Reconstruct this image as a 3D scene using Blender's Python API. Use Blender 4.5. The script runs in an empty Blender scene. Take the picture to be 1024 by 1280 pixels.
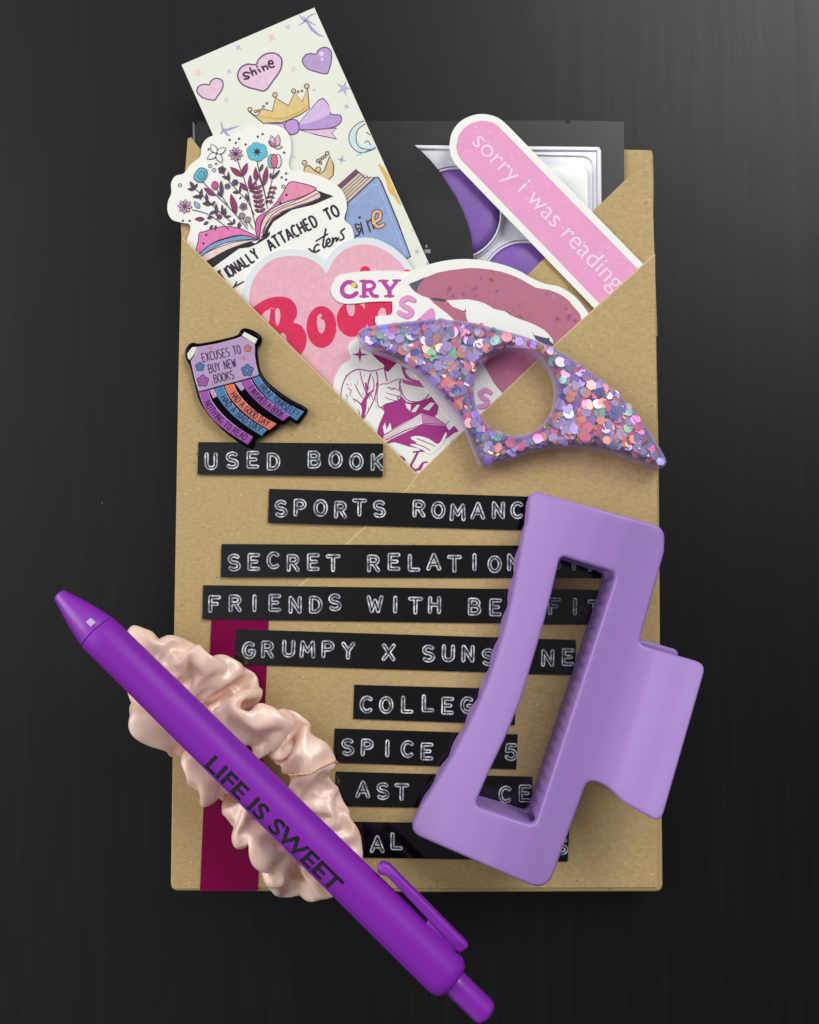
import bpy, bmesh, math, random
import numpy as np
from mathutils import Vector
from mathutils.geometry import delaunay_2d_cdt

R = math.radians
scene = bpy.context.scene
C = scene.collection

# ------------------------------------------------------------------ camera
TH, FPX, DIST, ZT = R(4.0), 1250.0, 0.25, 0.0116     # tilt, focal length in photo pixels, distance to the mailer top
VD = Vector((0, math.sin(TH), -math.cos(TH)))
UPV = Vector((0, math.cos(TH), math.sin(TH)))
CAM = Vector((0, 0, ZT)) - VD * DIST
cam = bpy.data.cameras.new('camera')
cam.sensor_fit = 'VERTICAL'; cam.sensor_height = 24.0
cam.lens = 24.0 * FPX / 1280.0
cam.clip_start = 0.01; cam.clip_end = 20
camo = bpy.data.objects.new('camera', cam); C.objects.link(camo)
camo.location = CAM; camo.rotation_euler = (TH, 0, 0)
scene.camera = camo

# ------------------------------------------------------------------ world, lamps, exposure
w = bpy.data.worlds.new('World'); scene.world = w; w.use_nodes = True
# the room: brighter towards the window side (left) and the top, dim where the photographer stands
_n, _l = w.node_tree.nodes, w.node_tree.links
_tc = _n.new('ShaderNodeTexCoord'); _sp = _n.new('ShaderNodeSeparateXYZ'); _l.new(_tc.outputs['Generated'], _sp.inputs[0])
_gx = _n.new('ShaderNodeMapRange'); _gx.interpolation_type = 'SMOOTHSTEP'
for _k, _v in (('From Min', .06), ('From Max', -.42), ('To Min', .10), ('To Max', .58)): _gx.inputs[_k].default_value = _v
_l.new(_sp.outputs['X'], _gx.inputs['Value'])
_gy = _n.new('ShaderNodeMapRange'); _gy.interpolation_type = 'SMOOTHSTEP'
for _k, _v in (('From Min', -.5), ('From Max', .6), ('To Min', .0), ('To Max', .26)): _gy.inputs[_k].default_value = _v
_l.new(_sp.outputs['Y'], _gy.inputs['Value'])
_ad = _n.new('ShaderNodeMath'); _ad.operation = 'ADD'; _l.new(_gx.outputs[0], _ad.inputs[0]); _l.new(_gy.outputs[0], _ad.inputs[1])
_n['Background'].inputs[0].default_value = (0.96, 0.98, 1.0, 1)
_l.new(_ad.outputs[0], _n['Background'].inputs[1])

def area(name, loc, aim, sx, sy, power, col):
    l = bpy.data.lights.new(name, 'AREA'); l.shape = 'RECTANGLE'; l.size = sx; l.size_y = sy
    l.energy = power; l.color = col
    o = bpy.data.objects.new(name, l); C.objects.link(o); o.location = loc
    o.rotation_euler = (Vector(aim) - Vector(loc)).to_track_quat('-Z', 'Y').to_euler()
    return o
area('window_light', (-0.95, 0.25, 0.60), (-0.03, 0.02, 0), 0.8, 0.7, 7.0, (1.0, 0.985, 0.97))
area('far_window_light', (0.60, 0.85, 0.95), (0.02, 0.06, 0), 0.75, 0.65, 13.5, (0.97, 1.0, 0.97))

scene.view_settings.view_transform = 'Standard'
scene.view_settings.look = 'None'
scene.view_settings.exposure = 0.0
scene.view_settings.gamma = 1.0
scene.view_settings.use_curve_mapping = False
try:
    scene.cycles.use_denoising = True
    scene.cycles.max_bounces = 10; scene.cycles.transparent_max_bounces = 24
    scene.cycles.sample_clamp_indirect = 6.0
except Exception:
    pass

# ------------------------------------------------------------------ helpers: projection of photo pixels to a height
def P(px, py, z=ZT):
    d = VD * FPX + Vector((1, 0, 0)) * (px - 512) + UPV * (640 - py)
    return CAM + d * ((z - CAM.z) / d.z)
def frame(ox, oy, s):
    return lambda pts: [(ox + x / s, oy + y / s) for x, y in pts]
zA = frame(225, 150, 7.314); zB = frame(225, 5, 7.314); zC = frame(330, 5, 7.114); zD = frame(410, 400, 5.389)
zE = frame(225, 400, 6.4); zF = frame(300, 280, 4.267); zG = frame(480, 320, 3.793); zH = frame(360, 180, 5.689)
zI = frame(200, 150, 3.938); zJ = frame(490, 130, 3.012); zK = frame(440, 130, 2.844); zL = frame(430, 310, 2.438)
zN = frame(200, 0, 2.844); zX = frame(0, 0, 1.0)

# ------------------------------------------------------------------ helpers: materials
def lin(h):
    h = h.lstrip('#'); out = []
    for i in (0, 2, 4):
        c = int(h[i:i + 2], 16) / 255
        out.append(c / 12.92 if c <= 0.04045 else ((c + 0.055) / 1.055) ** 2.4)
    return (*out, 1)
_M = {}
def mat(name, col, rough=0.5, spec=0.5, metal=0.0, coat=0.0, **kw):
    if name in _M: return _M[name]
    m = bpy.data.materials.new(name); m.use_nodes = True
    b = m.node_tree.nodes['Principled BSDF']
    b.inputs['Base Color'].default_value = lin(col); b.inputs['Roughness'].default_value = rough
    b.inputs['Specular IOR Level'].default_value = spec; b.inputs['Metallic'].default_value = metal
    b.inputs['Coat Weight'].default_value = coat; b.inputs['Coat Roughness'].default_value = 0.12
    for k, v in kw.items(): b.inputs[k.replace('_', ' ')].default_value = v
    _M[name] = m
    return m
def ink(col):
    """printed ink on coated sticker paper, slightly uneven"""
    n = 'ink_' + col
    if n in _M: return _M[n]
    m = mat(n, col, 0.42, 0.35)
    N = m.node_tree.nodes; L = m.node_tree.links; b = N['Principled BSDF']
    tc = N.new('ShaderNodeTexCoord')
    nz = N.new('ShaderNodeTexNoise'); nz.inputs['Scale'].default_value = 900; nz.inputs['Detail'].default_value = 4
    L.new(tc.outputs['Object'], nz.inputs['Vector'])
    hsv = N.new('ShaderNodeHueSaturation'); hsv.inputs['Color'].default_value = lin(col)
    mp = N.new('ShaderNodeMapRange'); mp.inputs['From Min'].default_value = .3; mp.inputs['From Max'].default_value = .7
    mp.inputs['To Min'].default_value = .93; mp.inputs['To Max'].default_value = 1.07
    L.new(nz.outputs['Fac'], mp.inputs['Value']); L.new(mp.outputs['Result'], hsv.inputs['Value'])
    L.new(hsv.outputs['Color'], b.inputs['Base Color'])
    return m
def nodes(m): return m.node_tree.nodes, m.node_tree.links, m.node_tree.nodes['Principled BSDF']
def nz(N, L, vec, scale, detail=3, rough=.6):
    n = N.new('ShaderNodeTexNoise'); n.inputs['Scale'].default_value = scale
    n.inputs['Detail'].default_value = detail; n.inputs['Roughness'].default_value = rough
    L.new(vec, n.inputs['Vector']); return n
def ramp(N, L, fac, stops):
    r = N.new('ShaderNodeValToRGB'); e = r.color_ramp.elements
    while len(e) < len(stops): e.new(.5)
    for k, (p, c) in enumerate(stops): e[k].position = p; e[k].color = lin(c) if isinstance(c, str) else (c, c, c, 1)
    L.new(fac, r.inputs['Fac']); return r
def bump(N, L, b, h, strength, dist):
    bp = N.new('ShaderNodeBump'); bp.inputs['Strength'].default_value = strength; bp.inputs['Distance'].default_value = dist
    L.new(h, bp.inputs['Height']); L.new(bp.outputs['Normal'], b.inputs['Normal']); return bp
def mixc(N, L, fac, a, b_, mode='MIX'):
    m = N.new('ShaderNodeMix'); m.data_type = 'RGBA'; m.blend_type = mode
    if isinstance(fac, float): m.inputs[0].default_value = fac
    else: L.new(fac, m.inputs[0])
    for k, v in ((6, a), (7, b_)):
        if isinstance(v, str): m.inputs[k].default_value = lin(v)
        else: L.new(v, m.inputs[k])
    return m.outputs[2]
def mapping(N, L, sc):
    tc = N.new('ShaderNodeTexCoord'); mp = N.new('ShaderNodeMapping'); mp.inputs['Scale'].default_value = sc
    L.new(tc.outputs['Object'], mp.inputs['Vector']); return mp.outputs['Vector']

def kraft_mat():
    m = mat('kraft_paper', 'B79C6B', 0.72, 0.25); N, L, b = nodes(m)
    v = mapping(N, L, (1, 1, 1)); vs = mapping(N, L, (800, 1500, 800)); vf = mapping(N, L, (330, 420, 330))
    big = nz(N, L, v, 60, 4); fib = nz(N, L, vs, 1.0, 4, .65); fine = nz(N, L, v, 2600, 3, .7)
    c1 = ramp(N, L, fib.outputs['Fac'], [(.30, 'A78C60'), (.5, 'B59A6C'), (.72, 'C3AA7E')])
    c2 = ramp(N, L, big.outputs['Fac'], [(.3, 'B6986C'), (.7, 'B9A16F')])
    c = mixc(N, L, .35, c1.outputs['Color'], c2.outputs['Color'])
    f3 = ramp(N, L, fine.outputs['Fac'], [(.32, .80), (.5, 1.0), (.7, 1.0)])
    c = mixc(N, L, .55, c, f3.outputs['Color'], 'MULTIPLY')
    vo = N.new('ShaderNodeTexVoronoi'); vo.inputs['Scale'].default_value = 1.0; vo.inputs['Randomness'].default_value = 1
    L.new(vf, vo.inputs['Vector'])
    spk = N.new('ShaderNodeMath'); spk.operation = 'LESS_THAN'; spk.inputs[1].default_value = .085
    L.new(vo.outputs['Distance'], spk.inputs[0])
    sc = N.new('ShaderNodeSeparateColor'); L.new(vo.outputs['Color'], sc.inputs[0])
    pick = N.new('ShaderNodeMath'); pick.operation = 'GREATER_THAN'; pick.inputs[1].default_value = .5; L.new(sc.outputs[0], pick.inputs[0])
    m1 = N.new('ShaderNodeMath'); m1.operation = 'MULTIPLY'; L.new(spk.outputs[0], m1.inputs[0]); L.new(pick.outputs[0], m1.inputs[1])
    dl = ramp(N, L, sc.outputs[1], [(.55, '7A6038'), (.6, 'DDC89C')]); dl.color_ramp.interpolation = 'CONSTANT'
    half = N.new('ShaderNodeMath'); half.operation = 'MULTIPLY'; half.inputs[1].default_value = .75; L.new(m1.outputs[0], half.inputs[0])
    c = mixc(N, L, half.outputs[0], c, dl.outputs['Color'])
    L.new(c, b.inputs['Base Color'])
    ripple = nz(N, L, v, 22, 2)
    height = N.new('ShaderNodeMath'); height.operation = 'MULTIPLY_ADD'; height.inputs[1].default_value = 9.0
    L.new(ripple.outputs['Fac'], height.inputs[0]); L.new(fib.outputs['Fac'], height.inputs[2])
    bump(N, L, b, height.outputs[0], .22, .00014)
    return m
def desk_mat():
    m = mat('black_wood_veneer', '17171A', 0.5, 0.27); N, L, b = nodes(m)
    v = mapping(N, L, (900, 30, 1)); v2 = mapping(N, L, (260, 9, 1)); v3 = mapping(N, L, (1, 1, 1))
    g = nz(N, L, v, 1, 5, .7); g2 = nz(N, L, v2, 1, 4, .6); f = nz(N, L, v3, 1800, 3)
    s = N.new('ShaderNodeMath'); s.operation = 'ADD'; L.new(g.outputs['Fac'], s.inputs[0]); L.new(g2.outputs['Fac'], s.inputs[1])
    h = N.new('ShaderNodeMath'); h.operation = 'MULTIPLY'; h.inputs[1].default_value = .5; L.new(s.outputs[0], h.inputs[0])
    c = ramp(N, L, h.outputs[0], [(.33, '060606'), (.5, '0C0C0C'), (.68, '151515')])
    vo = N.new('ShaderNodeTexVoronoi'); vo.inputs['Scale'].default_value = 75; L.new(v3, vo.inputs['Vector'])
    lt = N.new('ShaderNodeMath'); lt.operation = 'LESS_THAN'; lt.inputs[1].default_value = .011; L.new(vo.outputs['Distance'], lt.inputs[0])
    sc = N.new('ShaderNodeSeparateColor'); L.new(vo.outputs['Color'], sc.inputs[0])
    gt = N.new('ShaderNodeMath'); gt.operation = 'GREATER_THAN'; gt.inputs[1].default_value = .72; L.new(sc.outputs[0], gt.inputs[0])
    mm = N.new('ShaderNodeMath'); mm.operation = 'MULTIPLY'; L.new(lt.outputs[0], mm.inputs[0]); L.new(gt.outputs[0], mm.inputs[1])
    col = mixc(N, L, mm.outputs[0], c.outputs['Color'], '8A867E')
    L.new(col, b.inputs['Base Color'])
    rr = ramp(N, L, h.outputs[0], [(.3, .45), (.7, .39)]); L.new(rr.outputs['Color'], b.inputs['Roughness'])
    s2 = N.new('ShaderNodeMath'); s2.operation = 'ADD'; L.new(h.outputs[0], s2.inputs[0]); L.new(f.outputs['Fac'], s2.inputs[1])
    bump(N, L, b, s2.outputs[0], .2, .00007)
    return m
def plastic(name, col, rough, coat=0.0, bscale=2200, bstr=.08, spec=.5, sss=0.0):
    m = mat(name, col, rough, spec, coat=coat); N, L, b = nodes(m)
    v = mapping(N, L, (1, 1, 1)); n = nz(N, L, v, bscale, 2); bump(N, L, b, n.outputs['Fac'], bstr, .00005)
    n2 = nz(N, L, v, 70, 3); r = ramp(N, L, n2.outputs['Fac'], [(.3, rough - .05), (.7, rough + .05)])
    L.new(r.outputs['Color'], b.inputs['Roughness'])
    return m
def glitter_paper(name, col, dots, scale=900, thr=.22):
    m = mat(name, col, 0.35, 0.4); N, L, b = nodes(m)
    v = mapping(N, L, (1, 1, 1))
    vo = N.new('ShaderNodeTexVoronoi'); vo.inputs['Scale'].default_value = scale; L.new(v, vo.inputs['Vector'])
    lt = N.new('ShaderNodeMath'); lt.operation = 'LESS_THAN'; lt.inputs[1].default_value = thr; L.new(vo.outputs['Distance'], lt.inputs[0])
    sc = N.new('ShaderNodeSeparateColor'); L.new(vo.outputs['Color'], sc.inputs[0])
    f = N.new('ShaderNodeMath'); f.operation = 'MULTIPLY'; L.new(lt.outputs[0], f.inputs[0]); L.new(sc.outputs[0], f.inputs[1])
    f2 = N.new('ShaderNodeMath'); f2.operation = 'MULTIPLY'; f2.inputs[1].default_value = .55; L.new(f.outputs[0], f2.inputs[0])
    r = ramp(N, L, sc.outputs[1], [(0, dots[0]), (.5, dots[1]), (1, dots[2])])
    big = nz(N, L, v, 160, 3); c0 = mixc(N, L, .12, col, big.outputs['Color'], 'OVERLAY')
    L.new(mixc(N, L, f2.outputs[0], c0, r.outputs['Color']), b.inputs['Base Color'])
    return m
def clear_coatlike(name, tint, amount, rough=.06):
    """clear or tinted clear plastic: lets light through, reflects at grazing angles"""
    m = bpy.data.materials.new(name); m.use_nodes = True; N = m.node_tree.nodes; L = m.node_tree.links
    N.remove(N['Principled BSDF'])
    t = N.new('ShaderNodeBsdfTransparent'); t.inputs[0].default_value = lin(tint)
    d = N.new('ShaderNodeBsdfPrincipled'); d.inputs['Base Color'].default_value = lin(tint); d.inputs['Roughness'].default_value = rough
    lw = N.new('ShaderNodeLayerWeight'); lw.inputs[0].default_value = .25
    mx = N.new('ShaderNodeMath'); mx.operation = 'MULTIPLY_ADD'; mx.inputs[1].default_value = .8; mx.inputs[2].default_value = amount
    L.new(lw.outputs['Facing'], mx.inputs[0])
    s = N.new('ShaderNodeMixShader'); L.new(mx.outputs[0], s.inputs[0]); L.new(t.outputs[0], s.inputs[1]); L.new(d.outputs[0], s.inputs[2])
    L.new(s.outputs[0], N['Material Output'].inputs['Surface'])
    return m

# ------------------------------------------------------------------ helpers: 2D shapes in photo pixels
def area2(p): return sum(p[i - 1][0] * p[i][1] - p[i][0] * p[i - 1][1] for i in range(len(p))) / 2
def ccw(p): return list(p) if area2(p) > 0 else list(p)[::-1]
def spline(pts, n=6, closed=True):
    m = len(pts); out = []
    rng = range(m) if closed else range(m - 1)
    for i in rng:
        g = (lambda k: pts[k % m]) if closed else (lambda k: pts[min(max(k, 0), m - 1)])
        p0, p1, p2, p3 = g(i - 1), g(i), g(i + 1), g(i + 2)
        for k in range(n):
            t = k / n
            out.append(tuple(.5 * (2 * b + (c - a) * t + (2 * a - 5 * b + 4 * c - d) * t * t + (3 * b - a - 3 * c + d) * t ** 3)
                             for a, b, c, d in zip(p0, p1, p2, p3)))
    if not closed: out.append(tuple(pts[-1]))
    return out
def rounded(pts, radii, n=6):
    out = []; m = len(pts)
    for i in range(m):
        p = Vector(pts[i]); a = Vector(pts[i - 1]); b = Vector(pts[(i + 1) % m])
        r = radii[i] if isinstance(radii, (list, tuple)) else radii
        if r <= 0: out.append(tuple(p)); continue
        r = min(r, (a - p).length * .48, (b - p).length * .48)
        s = p + (a - p).normalized() * r; e = p + (b - p).normalized() * r
        for k in range(n + 1):
            t = k / n; q = s * (1 - t) ** 2 + p * 2 * t * (1 - t) + e * t * t
            out.append(tuple(q))
    return out
def resample(pts, step, closed=True):
    p = np.array(pts, float)
    if closed: p = np.vstack([p, p[:1]])
    d = np.r_[0, np.cumsum(np.hypot(*np.diff(p, axis=0).T))]
    n = max(3, int(round(d[-1] / step)))
    t = np.linspace(0, d[-1], n + 1)
    q = np.c_[np.interp(t, d, p[:, 0]), np.interp(t, d, p[:, 1])]
    return [tuple(x) for x in (q[:-1] if closed else q)]
def offset(pts, d):
    """positive d grows a polygon"""
    p = np.array(ccw(pts), float); a = np.roll(p, 1, 0); b = np.roll(p, -1, 0)
    def nrm(v):
        l = np.hypot(v[:, 0], v[:, 1])[:, None]; l[l == 0] = 1; v = v / l; return np.c_[v[:, 1], -v[:, 0]]
    n1 = nrm(p - a); n2 = nrm(b - p); n = n1 + n2; l2 = (n ** 2).sum(1)[:, None]
    n = n * 2 / np.maximum(l2, 1.0)
    return [tuple(x) for x in p + n * d]
def ell(cx, cy, rx, ry=None, rot=0, n=20):
    ry = rx if ry is None else ry; c, s = math.cos(rot), math.sin(rot); o = []
    for k in range(n):
        a = 2 * math.pi * k / n; x = rx * math.cos(a); y = ry * math.sin(a); o.append((cx + x * c - y * s, cy + x * s + y * c))
    return o
def star(cx, cy, r, k=5, inner=.45, rot=0):
    return [(cx + (r if i % 2 == 0 else r * inner) * math.sin(rot + math.pi * i / k),
             cy - (r if i % 2 == 0 else r * inner) * math.cos(rot + math.pi * i / k)) for i in range(2 * k)]
def leaf(a, b, wd, n=7):
    a = Vector(a); b = Vector(b); d = b - a; nn = Vector((-d.y, d.x)).normalized() * wd / 2; L_, R_ = [], []
    for k in range(n + 1):
        t = k / n; s = math.sin(math.pi * t ** .85)
        q = a + d * t; L_.append(tuple(q + nn * s)); R_.append(tuple(q - nn * s))
    return L_ + R_[::-1][1:-1]
def inside(pt, poly):
    x, y = pt; c = False; j = len(poly) - 1
    for i in range(len(poly)):
        xi, yi = poly[i]; xj, yj = poly[j]
        if (yi > y) != (yj > y) and x < (xj - xi) * (y - yi) / (yj - yi) + xi: c = not c
        j = i
    return c

# ------------------------------------------------------------------ helpers: meshes and things
class MB:
    """collects faces with materials and links them as one mesh object"""
    def __init__(s): s.V = []; s.F = []; s.I = []; s.S = []; s.mats = []
    def mi(s, m):
        if m not in s.mats: s.mats.append(m)
        return s.mats.index(m)
    def add(s, V, F, m, smooth=False):
        b = len(s.V); s.V += [tuple(v) for v in V]; k = s.mi(m)
        for f in F: s.F.append([i + b for i in f]); s.I.append(k); s.S.append(smooth)
    def build(s, name, parent=None, loc=None, sharp=None, recalc=False):
        if loc is None:
            if parent is not None: loc = parent.location.copy()
            else:
                a = np.array(s.V); loc = Vector(((a[:, 0].min() + a[:, 0].max()) / 2, (a[:, 1].min() + a[:, 1].max()) / 2, a[:, 2].min()))
        me = bpy.data.meshes.new(name)
        me.from_pydata([tuple(Vector(v) - loc) for v in s.V], [], s.F)
        for m in s.mats: me.materials.append(m)
        me.polygons.foreach_set('material_index', s.I); me.polygons.foreach_set('use_smooth', s.S)
        if recalc:
            bm = bmesh.new(); bm.from_mesh(me); bmesh.ops.recalc_face_normals(bm, faces=bm.faces); bm.to_mesh(me); bm.free()
        if sharp: me.set_sharp_from_angle(angle=R(sharp))
        me.update()
        o = bpy.data.objects.new(name, me); C.objects.link(o)
        if parent is not None: o.parent = parent
        else: o.location = loc
        return o
def tag(o, label, cat, group=None):
    o['label'] = label; o['category'] = cat
    if group: o['group'] = group
    return o
def thing(name, label, cat, px, py, z, group=None):
    o = bpy.data.objects.new(name, None); C.objects.link(o); o.location = P(px, py, z); o.empty_display_size = .01
    return tag(o, label, cat, group)

LS = 1.1e-5
class Art(MB):
    """flat printed artwork in stacked ink layers, in photo pixels at height z"""
    def __init__(s, z): super().__init__(); s.z = z; s.n = 0; s.clip = None
    def cut(s, p):
        """trim a polygon to the card it is printed on"""
        if not s.clip or all(inside(q, s.clip) for q in p): return p
        c = ccw(s.clip)
        for i in range(len(c)):
            a, b = c[i - 1], c[i]; out = []
            f = lambda q: (b[0] - a[0]) * (q[1] - a[1]) - (b[1] - a[1]) * (q[0] - a[0])
            for k in range(len(p)):
                u, v = p[k - 1], p[k]; fu, fv = f(u), f(v)
                if (fu >= 0) != (fv >= 0):
                    t = fu / (fu - fv); out.append((u[0] + (v[0] - u[0]) * t, u[1] + (v[1] - u[1]) * t))
                if fv >= 0: out.append(v)
            p = out
            if not p: return []
        return p
    def zl(s, layer): s.n += 1; return s.z + layer * LS + (s.n % 9) * 1.0e-6
    def m(s, c): return ink(c) if isinstance(c, str) else c
    def poly(s, pts, c, layer=1):
        pts = s.cut(list(pts))
        if len(pts) < 3: return
        z = s.zl(layer); p = ccw(pts)[::-1]
        s.add([P(x, y, z) for x, y in p], [list(range(len(p)))], s.m(c))
    def tris(s, pts, tri, c, layer=1):
        z = s.zl(layer); s.add([P(x, y, z) for x, y in pts], tri, s.m(c))
    def stroke(s, pts, wd, c, layer=2, closed=False, taper=0.0, caps=True):
        p = [Vector(q) for q in pts]; q = [p[0]]
        for a in p[1:]:
            if (a - q[-1]).length > 1e-3: q.append(a)
        if closed and (q[0] - q[-1]).length < 1e-3: q.pop()
        if len(q) < 2: return
        if not closed:                                     # split at sharp corners so that ribbons do not fold over
            for i in range(1, len(q) - 1):
                if (q[i] - q[i - 1]).angle(q[i + 1] - q[i], 0) > 1.0:
                    s.stroke(q[:i + 1], wd, c, layer, taper=0, caps=caps); s.stroke(q[i:], wd, c, layer, taper=taper, caps=caps); return
        n = len(q); z = s.zl(layer); V = []; W = []
        for i in range(n):
            a = q[i - 1] if (closed or i > 0) else q[i]; b = q[(i + 1) % n] if (closed or i < n - 1) else q[i]
            d = (b - a); d = d.normalized() if d.length else Vector((1, 0)); nn = Vector((-d.y, d.x))
            h = wd / 2
            if taper and not closed: h *= (1 - taper) + taper * math.sin(math.pi * (i + .15) / (n - .7))
            zz = z + i * 1.5e-8; W += [tuple(q[i] + nn * h), tuple(q[i] - nn * h)]
            V += [P(*(q[i] + nn * h), zz), P(*(q[i] - nn * h), zz)]
        F = [(2 * i, 2 * i + 1, 2 * ((i + 1) % n) + 1, 2 * ((i + 1) % n)) for i in range(n if closed else n - 1)]
        if s.clip and not all(inside(t_, s.clip) for t_ in W):
            for f_ in F: s.poly([W[k] for k in f_], c, layer)
        else: s.add(V, F, s.m(c))
        if caps and not closed and not taper and wd > .9:
            for e in (q[0], q[-1]): s.poly(ell(e.x, e.y, wd / 2 * .98, n=10), c, layer)
    def shape(s, pts, fill, line=None, lw=1.2, layer=1, sm=5):
        p = spline(pts, sm) if sm else pts
        if fill: s.poly(p, fill, layer)
        if line: s.stroke(p, lw, line, layer + 1, closed=True)
    def dot(s, x, y, r, c, layer=2): s.poly(ell(x, y, r, n=12), c, layer)
    def ring(s, x, y, r, wd, c, layer=2): s.stroke(ell(x, y, r, n=16), wd, c, layer, closed=True)
    def sheet(s, outline, m, th=.00028):
        """the card itself: top, bottom and a slim edge"""
        p = ccw(outline)[::-1]; n = len(p)
        V = [P(x, y, s.z) for x, y in p]; B = [(v.x, v.y, v.z - th) for v in V]
        s.add(V, [list(range(n))], m); s.add(B, [list(range(n))[::-1]], m)
        s.add(V + B, [(i, i + n, (i + 1) % n + n, (i + 1) % n) for i in range(n)], m)

# text with Blender's own font, as triangles in a unit frame
_T = {}
def text_tris(body, bold=0.0):
    k = (body, bold)
    if k in _T: return _T[k]
    cu = bpy.data.curves.new('t', 'FONT'); cu.body = body; cu.offset = bold; cu.resolution_u = 6
    o = bpy.data.objects.new('t', cu); C.objects.link(o)
    me = o.evaluated_get(bpy.context.evaluated_depsgraph_get()).to_mesh()
    V = [(v.co.x, v.co.y) for v in me.vertices]; F = [tuple(p.vertices) for p in me.polygons]
    bpy.data.objects.remove(o); bpy.data.curves.remove(cu)
    _T[k] = (V, F); return _T[k]
def affine(ox, oy, ang, sx, sy):
    c, s = math.cos(ang), math.sin(ang)              # ang in image space, clockwise positive
    return lambda x, y: (ox + x * sx * c + y * sy * s, oy + x * sx * s - y * sy * c)

# a single-line capital alphabet, each glyph in a box .6 wide and 1 high
def _arc(cx, cy, rx, ry, a0, a1, n=10):
    return [(cx + rx * math.cos(R(a0 + (a1 - a0) * k / n)), cy + ry * math.sin(R(a0 + (a1 - a0) * k / n))) for k in range(n + 1)]
SF = {
 'A': [[(0, 0), (.3, 1), (.6, 0)], [(.11, .33), (.49, .33)]],
 'B': [[(.05, 0), (.05, 1), (.32, 1)] + _arc(.32, .77, .2, .23, 80, -90, 7) + [(.05, .54)], [(.32, .54)] + _arc(.34, .27, .23, .27, 80, -90, 8) + [(.05, 0)]],
 'C': [_arc(.33, .5, .3, .5, 50, 310, 14)],
 'D': [[(.05, 0), (.05, 1), (.25, 1)] + _arc(.25, .5, .33, .5, 80, -80, 10) + [(.25, 0), (.05, 0)]],
 'E': [[(.55, 1), (.07, 1), (.07, 0), (.55, 0)], [(.07, .52), (.45, .52)]],
 'F': [[(.55, 1), (.07, 1), (.07, 0)], [(.07, .52), (.43, .52)]],
 'G': [_arc(.33, .5, .3, .5, 50, 330, 14) + [(.6, .45), (.36, .45)]],
 'H': [[(.05, 0), (.05, 1)], [(.55, 0), (.55, 1)], [(.05, .52), (.55, .52)]],
 'I': [[(.3, 0), (.3, 1)]],
 'K': [[(.06, 0), (.06, 1)], [(.55, 1), (.06, .42)], [(.2, .6), (.57, 0)]],
 'L': [[(.08, 1), (.08, 0), (.55, 0)]],
 'M': [[(.02, 0), (.06, 1), (.3, .35), (.54, 1), (.58, 0)]],
 'N': [[(.05, 0), (.05, 1), (.55, 0), (.55, 1)]],
 'O': [_arc(.3, .5, .29, .5, 90, 450, 18)],
 'P': [[(.06, 0), (.06, 1), (.32, 1)] + _arc(.32, .74, .23, .26, 80, -90, 8) + [(.06, .48)]],
 'R': [[(.06, 0), (.06, 1), (.32, 1)] + _arc(.32, .75, .22, .25, 80, -90, 8) + [(.06, .5)], [(.3, .5), (.56, 0)]],
 'S': [_arc(.3, .75, .25, .25, 40, 240, 9) + _arc(.3, .25, .26, .25, 70, -140, 10)],
 'T': [[(0, 1), (.6, 1)], [(.3, 1), (.3, 0)]],
 'U': [[(.05, 1), (.05, .3)] + _arc(.3, .28, .25, .28, 180, 360, 8) + [(.55, 1)]],
 'W': [[(0, 1), (.15, 0), (.3, .75), (.45, 0), (.6, 1)]],
 'X': [[(.03, 0), (.57, 1)], [(.03, 1), (.57, 0)]],
 'Y': [[(.02, 1), (.3, .5), (.58, 1)], [(.3, .5), (.3, 0)]],
 '5': [[(.53, 1), (.12, 1), (.08, .56), (.3, .62)] + _arc(.3, .3, .26, .31, 80, -150, 10)],
 '!': [[(.3, 1), (.3, .32)], [(.3, .08), (.3, 0)]],
}
def line_text(art, body, base, height, pitch, wd, c, layer, gw=.6, caps=False, spacew=.7, jit=0, rnd=None):
    """body along a base polyline (photo px); pitch in px"""
    b = np.array(base, float); d = np.r_[0, np.cumsum(np.hypot(*np.diff(b, axis=0).T))]; t = 0.0
    for ch in body:
        if ch == ' ': t += pitch * spacew; continue
        cw = pitch * .8
        x = float(np.interp(t + cw / 2, d, b[:, 0])); y = float(np.interp(t + cw / 2, d, b[:, 1]))
        e = min(1.0, d[-1] * .02); tt = min(max(t + cw / 2, e), d[-1] - e)
        dx = np.interp(tt + e, d, b[:, 0]) - np.interp(tt - e, d, b[:, 0]); dy = np.interp(tt + e, d, b[:, 1]) - np.interp(tt - e, d, b[:, 1])
        f = affine(x, y, math.atan2(dy, dx), cw / .6, height)
        for st in SF[ch]: art.stroke([f(u - .3, v) for u, v in st], wd, c, layer, caps=caps)
        t += pitch * (.55 if ch in 'I!' else 1)

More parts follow.
